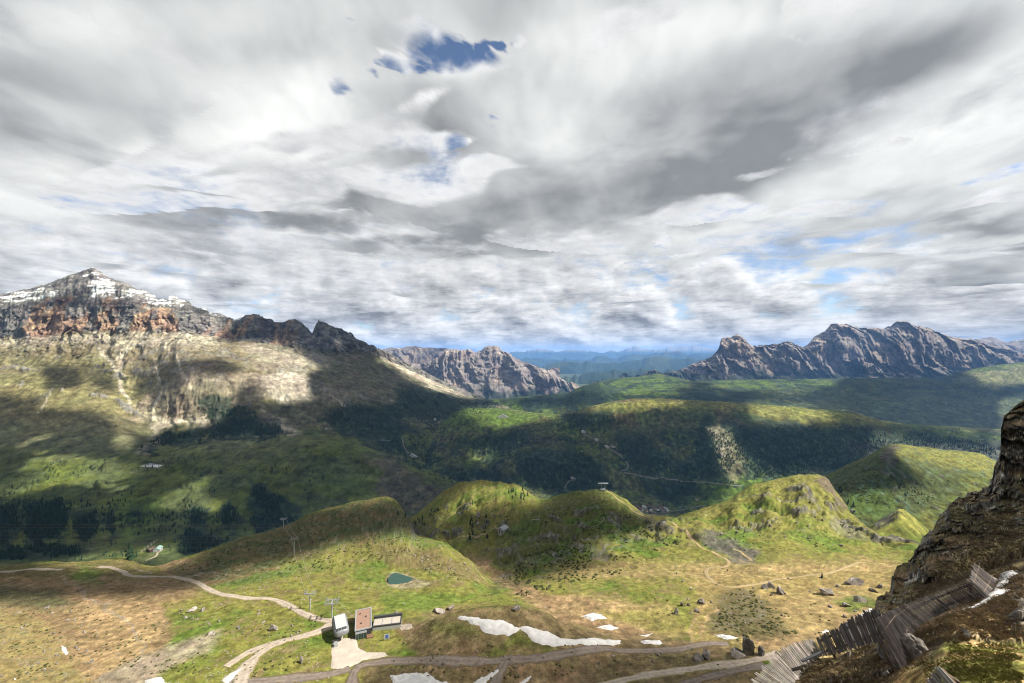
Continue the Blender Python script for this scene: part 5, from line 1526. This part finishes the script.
# ---- chairlift station: rounded grey canopy on a column
gs = at(341, 639)[0]
st = thing("chairlift_station", "grey rounded chairlift station canopy with dark front windows beside the pale forecourt", "lift station", (gs.x, gs.y, gs.z), R(29))
prof = [(-.5, .0), (-.5, .55), (-.44, .80), (-.30, .95), (-.12, 1.0), (.12, 1.0), (.30, .95), (.44, .80), (.5, .55), (.5, .0), (.36, -.14), (-.36, -.14)]
secs = [(-4.3, .50, .62, .12), (-4.1, .66, .80, .05), (-3.6, .86, .93, .02), (-2.6, 1.0, 1.0, 0), (0, 1.0, 1.0, 0), (7, 1.0, 1.0, 0), (8.2, .97, .98, 0), (8.4, .9, .94, .03)]
bm = bmesh.new()
rows = []
for y, sx, sz, dz0 in secs:
    rows.append([bm.verts.new((x * 6.4 * sx, y, 4.0 + 2.7 * (z * sz + dz0))) for x, z in prof])
for a_, b_ in zip(rows[:-1], rows[1:]):
    for k in range(len(prof)):
        bm.faces.new((a_[k], a_[(k + 1) % len(prof)], b_[(k + 1) % len(prof)], b_[k]))
bm.faces.new(rows[0][::-1])
bm.faces.new(rows[-1])
mb = MB()
mb.bm.free()
mb.bm = bm
mb.build("canopy", M_alu, st, True)
mb = MB()
mb.box(-2.35, 2.35, -2.3, 7.6, 6.72, 6.86, .05)
mb.build("roof_panel", M_white, st)
for k in range(4):
    mb = MB()
    x = -1.62 + k * 1.08
    mb.box(x - .36, x + .36, -3.75, -2.42, 6.66, 6.82)
    mb.build("window", M_dark, st)
MB().tube((0, 1.2, -1.0), (0, 1.2, 3.7), .95, .75, 16).build("column", M_concrete, st)
MB().tube((0, 6.4, -1.0), (0, 6.4, 3.7), .6, .5, 14).build("column", M_concrete, st)
MB().box(-3.35, -3.15, -2.5, 7.6, 4.2, 4.6).build("rail", M_dark, st)
MB().box(3.15, 3.35, -2.5, 7.6, 4.2, 4.6).build("rail", M_dark, st)
mb = MB()
mb.box(-3.4, -1.9, -6.2, -4.0, -.3, 2.4)
mb.build("operator_cabin", M_steel, st)
mb = MB()
for s_ in (-1, 1):
    mb.box(s_ * 2.2 - .1, s_ * 2.2 + .1, -3.4, 7.8, 3.35, 3.6)
for y in (-3, 0, 3, 6):
    mb.box(-2.3, 2.3, y - .1, y + .1, 3.32, 3.5)
mb.build("bull_wheel_frame", M_dark, st)

# ---- service building with the red-brown flat roof
g = at(363, 638)[0]
b = thing("service_building", "low building with flat red brown gravel roof and dark glass front beside the chairlift station", "building", (g.x, g.y + .4, g.z - .2), R(20))
MB().box(-3.6, 3.6, .4, 16.0, -1.2, 3.55).build("wall", M_dark, b)
MB().box(-3.25, 3.25, .75, 15.65, 3.5, 3.72).build("roof", M_roofgravel, b)
mb = MB()
mb.box(-3.75, -3.25, .3, 16.1, 3.55, 4.0).box(3.25, 3.75, .3, 16.1, 3.553, 4.003).box(-3.25, 3.25, .3, .75, 3.556, 4.006).box(-3.25, 3.25, 15.65, 16.1, 3.556, 4.006)
mb.build("parapet", M_steel, b)
gl = MB().box(-3.3, 1.3, -.9, .39, .2, 2.9).build("glass_front", M_glass, b)
mb = MB()
for x in (-3.3, -2.15, -1.0, .15, 1.3):
    mb.box(x - .05, x + .05, -.96, -.9, .2, 2.95)
mb.build("mullion", M_steel, gl)
MB().box(-3.5, 1.5, -1.1, .38, 2.92, 3.1).build("porch_roof", M_alu, b)
MB().box(1.5, 4.2, -2.0, .38, -1.0, .9).build("terrace", M_wood, b)
for x, y in ((-1, 5), (1.2, 9.5), (-1.6, 12.5)):
    MB().box(x - .25, x + .25, y - .25, y + .25, 3.7, 4.25).build("roof_vent", M_dark, b)

# ---- long low shed
g = at(387, 630)[0]
b = thing("shed", "long low shed with pale flat roof between dark parapets right of the red brown roof", "shed", (g.x - .2, g.y + .3, g.z - .3), R(11))
MB().box(-6.6, 6.6, .1, 7.2, -1.0, 2.0).build("wall", M_white, b)
MB().box(-6.4, 6.4, .75, 6.2, 1.95, 2.12).build("roof", M_pale, b)
MB().box(-6.8, 6.8, .05, .75, 2.0, 2.55).build("parapet", M_dark, b)
mb = MB().box(-6.8, 6.8, 6.2, 7.3, 2.003, 3.2)
mb.build("back_parapet", M_dark, b)
MB().box(6.4, 6.8, .75, 6.2, 2.006, 2.6).build("end_parapet", M_dark, b)
for x in (-2.4, 2.1):
    MB().box(x - .15, x + .15, 1.5, 5.6, 2.1, 2.25).build("roof_strip", M_steel, b)

# ---- information board
g = at(386.8, 640.5)[0]
b = thing("information_board", "white information board with a blue panel on the grass below the shed", "sign", g, R(15))
MB().box(-1.3, 1.3, -.05, .05, .7, 2.9).build("panel", M_white, b)
MB().box(-.55, .65, -.08, -.052, .95, 2.7).build("poster", M_blue, b)
for x in (-1.1, 1.1):
    MB().box(x - .06, x + .06, .055, .16, -.5, 2.9).build("post", M_steel, b)

# ---- chairlift towers
def tower(px, py, h, arm, double, lab, turn=8.0, mat=M_steel):
    g_ = at(px, py)[0]
    o = thing("lift_tower", lab, "lift tower", g_, R(turn), "towers of the chairlift")
    MB().tube((0, 0, -1), (0, 0, h), .42, .30, 12).build("mast", mat, o)
    ys = (-1.6, 1.6) if double else (0,)
    mb_ = MB()
    for y in ys:
        mb_.bar((-arm, y, h + .1), (arm, y, h + .1), .32, .45)
    if double:
        mb_.bar((0, -1.6, h), (0, 1.6, h), .4, .5)
    mb_.build("crossarm", mat, o)
    for s_ in (-1, 1):
        m2 = MB()
        L_ = 2.9 if double else 1.9
        m2.bar((s_ * arm * .93, -L_, h + .45), (s_ * arm * .93, L_, h + .45), .22, .3)
        for k in range(6 if double else 4):
            y = -L_ + .3 + k * (2 * L_ - .6) / (5 if double else 3)
            m2.tube((s_ * arm * .93 - .16, y, h + .82), (s_ * arm * .93 + .16, y, h + .82), .33, .33, 10)
        m2.build("sheave_train", M_alu, o)
        m3 = MB()
        m3.bar((s_ * arm * .55, -.9, h + .4), (s_ * arm * .55, -.9, h + 1.4), .08).bar((s_ * arm * .55, .9, h + .4), (s_ * arm * .55, .9, h + 1.4), .08).bar((s_ * arm * .55, -.9, h + 1.4), (s_ * arm * .55, .9, h + 1.4), .08)
        m3.build("catwalk_rail", mat, o)
    return g_, h


t1 = tower(332, 618, 8.0, 2.9, True, "chairlift tower with twin crossarms right behind the grey station canopy")
t2 = tower(310, 609.5, 8.2, 2.6, False, "single mast lift tower on the lit grass left of the twin armed one")
t3 = tower(294.3, 553, 12.0, 2.6, False, "slim lift tower on the shaded upper slope of the pond ridge", mat=M_white)
t4 = tower(283.6, 530, 11.5, 2.8, True, "distant pale lift tower standing on the ridge skyline", mat=M_white)
mb = MB()
pts = [Vector((gs.x, gs.y + 8, gs.z + 5.2))] + [t[0] + Vector((0, 0, t[1] + 1.15)) for t in (t1, t2, t3, t4)]
for s_ in (-1, 1):
    for a_, b_ in zip(pts[:-1], pts[1:]):
        prev = None
        for k in range(13):
            t = k / 12
            p = a_.lerp(b_, t) + Vector((s_ * 2.5, 0, -.02 * (b_ - a_).length * 4 * t * (1 - t)))
            if prev is not None:
                mb.bar(prev, p, .06)
            prev = p
tag(mb.build("haul_rope", M_steel), "thin looped steel rope running up the lift towers from the station", "rope")

# ---- small upper lift station on the hut knoll
g = at(603, 491)[0]
b = thing("lift_hut", "small white hut under a thin grey canopy on posts atop the middle knoll", "hut", g, 0)
MB().box(-3.0, 3.0, -1.8, 2.2, -1.5, 2.4, .05).build("wall", M_white, b)
MB().box(-3.3, 3.3, -2.1, 2.5, 2.4, 2.7).build("roof", M_alu, b)
for x in (-2.6, 2.6):
    MB().box(x - .12, x + .12, -.12, .12, 2.7, 10.4).build("post", M_steel, b)
MB().box(-7.2, 7.2, -1.5, 1.5, 10.4, 11.2, .3).build("canopy", M_steel, b)

# ---- bracket shaped steel gantry
g = at(536, 524)[0]
b = thing("gantry", "pale steel bracket shaped gantry on the shady face of the middle knoll", "gantry", g, 0)
MB().bar((-5.5, 0, 4.6), (4.2, 0, 5.6), .35).build("beam", M_white, b)
MB().bar((4.2, 0, -1), (4.2, 0, 5.6), .45).build("post", M_white, b)
MB().bar((-5.5, 0, -1), (-5.5, 0, 4.6), .3).build("post", M_white, b)

# ---- houses
M_wallw = plain_mat("white_plaster", (.40, .385, .36), .85, .12, .2)
M_tile = plain_mat("brown_roof", (.125, .085, .070), .9, .25, .3)
M_tile2 = plain_mat("red_roof", (.13, .080, .070), .9, .25, .3)
M_grey = plain_mat("grey_roof", (.36, .37, .38), .6, .2, .3)
M_teal = plain_mat("pale_green_roof", (.30, .43, .40), .6, .2, .3)
M_log = plain_mat("dark_timber", (.075, .050, .036), .9, .3, .4)


def house(loc, w, d, h, rot, wall, roof, lab, group=None, name="house", wins=True):
    o = thing(name, lab, name, loc, rot, group)
    MB().box(-w / 2, w / 2, -d / 2, d / 2, -3, h).build("wall", wall, o)
    r = MB()
    e, rz = .6, h + w * .28
    for s_ in (-1, 1):
        p = [(0, -d / 2 - e, rz), (0, d / 2 + e, rz), (s_ * (w / 2 + e), d / 2 + e, h - .2), (s_ * (w / 2 + e), -d / 2 - e, h - .2)]
        r.quad(*p)
        r.quad(*[(x, y, z + .35) for x, y, z in p])
    for s_ in (-1, 1):
        r.quad((-w / 2, s_ * (d / 2 + .02), h - .25), (w / 2, s_ * (d / 2 + .02), h - .25), (0, s_ * (d / 2 + .02), rz))
    r.build("roof", roof, o)
    if wins:
        for k in range(2):
            for x in (-w * .25, w * .25):
                z = h * (.25 + .4 * k)
                MB().box(x - .7, x + .7, -d / 2 - .06, -d / 2 + .02, z - .7, z + .7).build("window", M_dark, o)
    return o


g = at(503.2, 532)[0]
house(g, 7.5, 9.5, 4.6, R(-35), M_wallw, M_grey, "small grey roofed house at the end of the path between the two middle knolls")
p = at(158, 551)[0]
if p is not None:
    house(p, 16, 20, 8, R(20), M_wallw, M_teal, "valley farmhouse with pale green roof at the end of a light lane", name="farmhouse")
    q = at(151, 551.5)[0]
    house(q, 13, 16, 8, R(-10), M_log, M_tile, "dark timber barn left of the pale green roofed farmhouse", name="barn")
vill = [(638, 509), (641, 511), (644.5, 508.5), (646, 512), (649, 509), (651.5, 511.5), (653, 507.5), (656, 509.5), (658.5, 512), (661, 508.5), (663, 511), (666, 509.5), (650, 514), (655, 514.3), (643, 513), (660, 506.5), (648, 506.5), (668, 512)]
for k, (px, py) in enumerate(vill):
    p = at(px, py)[0]
    if p is None or p.y < 1500:
        continue
    house(p, rng.uniform(12, 19), rng.uniform(14, 24), rng.uniform(7, 12), R(rng.uniform(-40, 40)), M_wallw if k % 4 else M_log, (M_tile, M_tile2, M_grey)[k % 3], "pale house crowded into the village glimpsed through the saddle of the knolls", "houses of the valley village")
for px, py, w, d, lab, roof in ((583.5, 432.5, 26, 22, "white roadside house highest up the dark wooded valley slope", M_grey), (597, 440.5, 22, 18, "pale roadside house at the second bend of the valley road", M_grey), (607, 447.5, 20, 30, "white building at the upper start of the straight valley road", M_grey),
                                (613.5, 447, 26, 20, "long pale building behind the white one on the valley road", M_tile), (572, 478, 18, 18, "lone farm at the head of the small valley lane behind the hut knoll", M_tile), (412, 457, 60, 18, "long white hotel on the pass road between massif and green slope", M_grey),
                                (503, 417.5, 80, 14, "long pale flat building on the bright meadow under the far ridge", M_grey), (697, 500, 14, 16, "small barn on the shaded valley meadow right of the village", M_tile), (435, 420, 18, 20, "small house on the green shoulder beside the massif", M_wallw)):
    p = at(px, py)[0]
    if p is not None and p.y > 1400:
        house(p, w, d, 9 if w < 40 else 4, R(4 if w > 40 else 20), M_wallw, roof, lab, None, "house", False)

# ---- power cables across the left valley
for k, (y0, y1, x1, lab) in enumerate(((524, 525, 300, "topmost thin cable across the dark left valley woods"), (526.8, 528, 300, "second thin cable from the top across the left valley"), (535, 536.5, 300, "middle thin cable strung across the left valley woods, above the paired ones"),
                                     (538.8, 540, 300, "upper cable of the close pair over the left valley"), (541.8, 543, 300, "lower cable of the close pair over the left valley"), (546, 548, 300, "lowest thin cable strung over the left valley meadows"))):
    mb = MB()
    Yc = 640 + 6 * k
    prev = None
    for i in range(41):
        px = -260 + (x1 + 260) * i / 40
        py = y0 + (y1 - y0) * i / 40 - 2.5 * ((px - 60) / 300)**2 * .15
        P = Vector(((px - HX) / F * Yc, Yc, (HY - py) / F * Yc))
        if prev is not None:
            mb.bar(prev, P, .22)
        prev = P
    tag(mb.build("power_cable", M_postw), lab, "cable", "cables across the left valley")

# ---- wooden avalanche fences on the spur
M_plank, M_plank2 = leaf_mat("weathered_shaded_planks", .35), leaf_mat("sunlit_planks", .3)
M_debris = plain_mat("broken_planks", (.16, .145, .135), .9, .5, 2.5)
TONE = {M_plank.name: A(.128, .116, .110), M_plank2.name: A(.235, .215, .195)}  # plank tones carry the light: darker on shadow-side fences, lighter on sunlit ones


def pt(px, py, Y):
    return Vector(((px - HX) / F * Y, Y, (HY - py) / F * Y))


def fence(lab, stations, n, width, mat, jit=.10, posts=(), thick=.045, gapmod=None):
    """stations: (top column, top row, top depth, foot column, foot row, foot depth) along the fence"""
    S = np.array(stations, float)
    for k_, s_ in enumerate(S):                            # stand the feet on the slope
        p_ = at(s_[3], s_[4])[0]
        if p_ is not None and p_.y < 60:
            S[k_, 5] = p_.y * .988
    if len(S) > 4:
        S[1:-1, 5] = (S[:-2, 5] + S[1:-1, 5] + S[2:, 5]) / 3
    for k_, s_ in enumerate(S):
        q_ = at(s_[0], s_[1])[0]
        yq = q_.y if q_ is not None else 99
        S[k_, 2] = max(S[k_, 5] + .25, min(S[k_, 5] + 1.1, yq * .985))
    ref = pt(*S[len(S) // 2][3:6])
    o = thing("avalanche_fence", lab, "snow fence", ref, 0, "plank avalanche fences on the spur")
    top = np.array([pt(*s[:3]) for s in S])
    bot = np.array([pt(*s[3:6]) for s in S])
    u = np.r_[0, np.cumsum(np.linalg.norm(np.diff((top + bot) / 2, axis=0), axis=1))]
    mb_ = MB()
    f = lambda t: (Vector([np.interp(t, u, top[:, k]) for k in range(3)]) - ref, Vector([np.interp(t, u, bot[:, k]) for k in range(3)]) - ref)
    mid_t, mid_b = f(u[-1] / 2)
    along0 = (f(u[-1])[0] - f(0)[0]).normalized()
    for i in range(n):
        t = u[-1] * (i + .5 + rng.uniform(-.16, .16)) / n
        if gapmod is not None and gapmod(i):
            continue
        a_, b_ = f(t)
        d = (b_ - a_)
        nrm_ = d.cross(along0).normalized()
        a_ = a_ - d * rng.uniform(-jit, jit) + nrm_ * rng.uniform(-.03, .03)
        b_ = b_ + d * rng.uniform(-jit * .5, jit) + nrm_ * rng.uniform(-.03, .03)
        mb_.bar(a_, b_, width * rng.uniform(.8, 1.12), thick, nrm_)
    po = mb_.build("planks", mat, o)
    nv = len(po.data.vertices)
    at_ = po.data.attributes.new('alb', 'FLOAT_COLOR', 'POINT')
    tone = np.repeat(np.exp(.30 * rng.normal(size=(nv // 8, 1))) * (1 + .03 * rng.normal(size=(nv // 8, 3))), 8, 0) * TONE[mat.name]
    at_.data.foreach_set('color', np.c_[np.clip(tone, .02, .7), np.ones(nv)].astype(np.float32).ravel())
    for q in (.22, .78):
        r_ = MB()
        prev = None
        for i in range(len(S) * 3):
            t = u[-1] * i / (len(S) * 3 - 1)
            a_, b_ = f(t)
            d = b_ - a_
            nn = d.cross(along0).normalized()
            if nn.dot(ref) < 0:
                nn = -nn
            P_ = a_ + d * q + ref.normalized() * .24
            if prev is not None:
                r_.bar(prev, P_, .12, .16)
            prev = P_
        r_.build("rail", M_postw, o)
    for t in posts:
        a_, b_ = f(u[-1] * t)
        d = b_ - a_
        nn = d.cross(along0).normalized()
        if nn.dot(ref) < 0:
            nn = -nn
        MB().bar(a_ + nn * .25 - d * .02, b_ + nn * .25 + d * .18, .16).build("post", M_postw, o)
        MB().bar(a_ + nn * .3 + d * .2, b_ + nn * 1.7 + d * .25, .13).build("strut", M_postw, o)
    return o


fence("long ragged slatted fence at the lower left end of the spur with white sunlit tips", [(744, 690, 36.6, 772, 712, 36.2), (752, 680, 36.9, 783, 697, 36.5), (766, 664, 37.3, 792, 684, 36.9), (781, 648.5, 37.7, 800, 674, 37.3), (796, 643, 38.1, 812, 663, 37.7), (812, 638, 38.5, 824, 654, 38.1)], 78, .07, M_plank2, .08, (.1, .5, .9))
fence("shabby gap toothed fence section between the long slatted one and the big grey plank wall", [(816, 638, 38.4, 824, 656, 38.2), (836, 627.5, 38.6, 847, 651, 38.2), (852, 618, 38.7, 864, 645, 38.1), (866, 611, 38.7, 878, 641, 37.6), (879, 608, 38.4, 890, 636, 37.0)], 84, .078, M_plank, .07, (.1, .5, .9), gapmod=lambda i: i % 11 in (4,))
fence("big wall of grey planks leaning on the brown slope below the crag", [(878, 653, 34.9, 882, 658, 34.6), (877.5, 644, 35.1, 890, 664, 34.2), (877, 634, 35.3, 898, 668, 33.9), (876.5, 621, 35.7, 905, 672, 33.3), (883, 615.5, 35.7, 907, 656, 33.7), (890, 611, 35.7, 911, 636, 34.2), (899, 607, 35.6, 921, 625, 34.3), (912, 601, 35.3, 932, 618, 34.2), (928, 595.5, 35.0, 946, 610.5, 34.0), (944, 590, 34.7, 961, 604, 33.7), (957, 585, 34.5, 975, 599, 33.4), (970, 579, 34.3, 989, 596, 33.0)], 104, .088, M_plank, .035, (.25, .45, .65, .85), .045)
fence("upper grey plank panel turned uphill beside the jagged snow strip", [(969.5, 580, 34.6, 987, 597, 33.3), (971, 572, 35.4, 992, 590, 34.0), (974, 563, 36.4, 997, 580, 34.8)], 22, .095, M_plank, .05, (.1, .9), .05)
fence("bright sunlit slatted fence end at the bottom edge by the green mound", [(927, 681, 19.4, 946, 704, 19.2), (932, 674, 19.6, 952, 698, 19.4), (938, 665, 19.9, 959, 688, 19.6)], 12, .075, M_plank2, .05, (.15, .85), .04)
post = MB().bar(pt(876, 652, 34.9), pt(868, 692, 33.6), .20, .20)
tag(post.build("fence_post", M_postw), "stout leaning post under the left end of the big plank wall", "post")
for lab, a_, b_, w, m_ in (("longer dark loose board lying across the big plank wall", pt(919, 623, 33.3), pt(937, 614.5, 33.3), .26, M_dark), ("shorter dark loose board higher up on the big plank wall", pt(933, 612.5, 33.4), pt(946, 608.5, 33.4), .22, M_dark),
                           ("black charred log lying against the long slatted fence", pt(802, 661, 36.6), pt(822, 652, 37.2), .2, M_dark), ("broken grey boards piled at the upper plank panel", pt(984, 577, 34.4), pt(996, 579, 34.5), .5, M_debris)):
    mb = MB().bar(a_, b_, w, .14)
    if "piled" in lab:
        for _ in range(4):
            v = Vector((rng.uniform(-.3, .3), rng.uniform(-.2, .2), rng.uniform(0, .2)))
            mb.bar(a_ + v, b_ + v * -1, .16, .05)
    tag(mb.build("loose_board", m_), lab, "board")

# ---- boulders
M_rock = bpy.data.materials.new("boulder_rock")
M_rock.use_nodes = True
T = NT(M_rock.node_tree)
pos = T.n('ShaderNodeTexCoord').outputs['Object']
alb = T.n('ShaderNodeAttribute', attribute_name='alb').outputs['Color']
n = T.noise(pos, 1.6, 8, .65)
n2 = T.noise(pos, 7, 5, .6)
c = T.v('SCALE', alb, s=T.lin(T.m('ADD', n, T.m('MULTIPLY', n2, .5)), .5, 1.0, .45, 1.5))
bs = T.n('ShaderNodeBsdfPrincipled', {'Base Color': c, 'Roughness': .95, 'Specular IOR Level': .1})
T.put(bs.inputs['Normal'], T.n('ShaderNodeBump', {'Height': n, 'Strength': 1.0, 'Distance': .15}).outputs[0])
T.n('ShaderNodeOutputMaterial', {'Surface': bs.outputs[0]})


def boulder(px, py, w, h, lab, tone=1.0, group=None, tall=False, min_y=100, name="boulder"):
    p_, nn = at(px, py)
    if p_ is None or p_.y < min_y:
        return
    s = p_.y / F
    rx, rz = w * s * .50, h * s * .92
    v = stone_shape(IV4 if w > 4 else IV2, rng, 11)
    if min_y < 50:
        v = stone_shape(IV4, np.random.default_rng(int(px)), 7) * 1.05
    if tall:                                               # a squared block with a broken top
        v = IV4 * 1.25
        for n_, d_ in (((1, .1, .05), .62), ((-1, .15, .1), .66), ((.1, 1, 0), .6), ((0, -1, .12), .58), ((.25, .1, 1), .86), ((-.5, 0, 1), .98)):
            n_ = np.array(n_) / np.linalg.norm(n_)
            v = v - np.outer(np.maximum(v @ n_ - d_, 0), n_)
    o1, o2 = rng.uniform(0, 50, 2)
    nz_ = fbm(v[:, 0] + .6 * v[:, 2] + o1, v[:, 1] - .7 * v[:, 2] + o2, 1.1, 5, 501, .62)
    cr = sstep(1 - np.abs(fbm(v[:, 0] + .8 * v[:, 1] + o2, v[:, 2] + o1, .9, 3, 503)) * 4, .5, 1)
    v = v * (1 + .13 * nz_ - .07 * cr)[:, None]
    col = np.tile(A(.19, .17, .152) * (.35 + .72 * tone), (len(v), 1)) * np.exp(.6 * nz_ - .5 * cr)[:, None]
    v = v * np.array([rx * 1.15, rx * rng.uniform(.7, .95), rz * (.75 if not tall else .7)])
    f = IF4 if w > 4 else IF2
    o = link(name, mesh_np(name, v, f, False, col), M_rock)
    o.location = (p_.x, p_.y + rx * .3, p_.z + rz * (.12 if not tall else .40))
    o.rotation_euler = (rng.uniform(-.15, .15) * (not tall and min_y > 50), rng.uniform(-.2, .2) * (not tall and min_y > 50), rng.uniform(0, 6.28) if abs(w - h) < 5 and not tall else rng.uniform(-.3, .3))
    return tag(o, lab, "boulder", group)


for a_ in ((857.5, 585, 18, 9, "largest pale slab boulder on the tan flat near the crag edge", 1.35), (848, 585, 7, 5, "dark wedge rock leaning against the largest pale slab", .7), (860, 602, 13, 9, "pale cracked boulder with a deep shadow below the largest slab", 1.25),
           (847, 606.5, 9, 5, "low pale rock left below the cracked boulder", 1.3), (829, 595, 16, 8, "smooth grey brown whaleback boulder grown into the turf", .85), (782, 594, 10, 9, "squat grey boulder between path and the whaleback", 1.0),
           (765, 589, 9, 6, "left of two joined boulders beside the earthen path", .9), (772, 588, 7, 8, "right and taller of two joined boulders beside the earthen path", 1.0), (874, 592, 7, 4, "small dark rock close under the crag edge", .75), (881, 588, 8, 5, "dark paired rock tucked against the crag edge", .75),
           (845, 617.5, 5, 4, "lone small dark stone above the slatted fence", .7), (676, 614, 6, 7, "pale pointed rock at the edge of the green strip", 1.4), (682, 606, 5, 6, "dark upright stone above the pale pointed rock", .6), (689, 606, 4, 4, "small dark stone right of the upright one", .65),
           (701, 604, 8, 6, "mixed grey rock left of the heathery knoll", .9), (697.5, 612, 7, 4, "flat dark rock by the tan gully", .7), (749, 655, 12, 16, "tall dark block like a tower beside the gravel road", .62, None, True), (738, 657, 15, 8, "low rubble rock left of the tall dark block", .7),
           (762, 656, 8, 11, "slanting dark rock right of the tall dark block", .6), (706.5, 658, 11, 11, "dark round boulder at the roadside, taller of the pair", .65), (699.5, 661, 12, 7, "low dark boulder at the roadside, lower of the pair", .7),
           (272, 631, 9, 6, "pale boulder with dark underside on the grass between the two roads", 1.3), (301, 663, 5, 8, "upright pale rock casting a shadow inside the road bend", 1.2), (238.5, 629, 5, 5, "small grey rock left of the road fork", 1.0), (210, 635, 8, 5, "pale broken rock beside the worn grey ground", 1.4),
           (190, 612, 9, 5, "pale rock at the left end of the stone cluster under the road", 1.35), (202, 611, 7, 4, "right rock of the stone cluster under the road", 1.3), (517.5, 610, 9, 5, "dark rock on the crest of the brown mound", .6), (437, 613, 13, 6, "pale outcrop rock left of the brown mound crest", 1.2),
           (450, 610, 9, 5, "grey outcrop rock nearer the brown mound crest", .95), (396, 614, 4, 4, "small round stone on grass above the low shed", .9), (478, 517, 7, 6, "pale rock face below the grove on the shady knoll", 1.7), (478, 524, 4, 3, "small white rock beside the path to the grey roofed house", 1.9)):
    boulder(*a_)
k = 0
for pts, n in (([(600, 560), (700, 560), (880, 565), (860, 620), (800, 640), (680, 625)], 26), ([(0, 600), (90, 605), (95, 680), (0, 680)], 26), ([(170, 590), (250, 605), (330, 640), (260, 640), (190, 630)], 16), ([(390, 650), (600, 655), (720, 652), (700, 660), (560, 668), (430, 668)], 12),
               ([(690, 545), (760, 500), (840, 520), (880, 548), (760, 552)], 18), ([(400, 545), (470, 560), (490, 590), (430, 575)], 16)):
    grp = ["small boulders over the right tan basin", "small boulders on the stony tan slope at left", "small boulders around the road fork", "small boulders on the brown foreground slope", "small boulders on the right knoll", "small boulders along the plateau edge by the pond"][k]
    lab = ["small grey boulder scattered on the tan turf of the right basin", "small brown grey boulder on the stony tan slope at the lower left", "small pale boulder in the grass around the road fork", "small dark boulder on the brown slope below the shelf", "small boulder on the sunny flank of the right knoll", "small rock along the eroded plateau edge beside the pond"][k]
    for px, py in in_poly(pts, n):
        boulder(px, py, rng.uniform(2.0, 4.2), rng.uniform(1.6, 3.4), lab, rng.uniform(.7, 1.25), grp)
    k += 1
for px, py, w, h, lab, tone in ((919, 655, 24, 20, "lichen grey boulder on the brown slope below the big plank wall", 1.0), (1021, 620, 12, 14, "grey rock at the right frame edge above the green mound", .9), (968, 635, 10, 6, "small dark rock on the slope behind the green mound", .7), (888, 676, 9, 8, "small brown grey rock left of the green mound", .8)):
    boulder(px, py, w, h, lab, tone, None, False, 10)
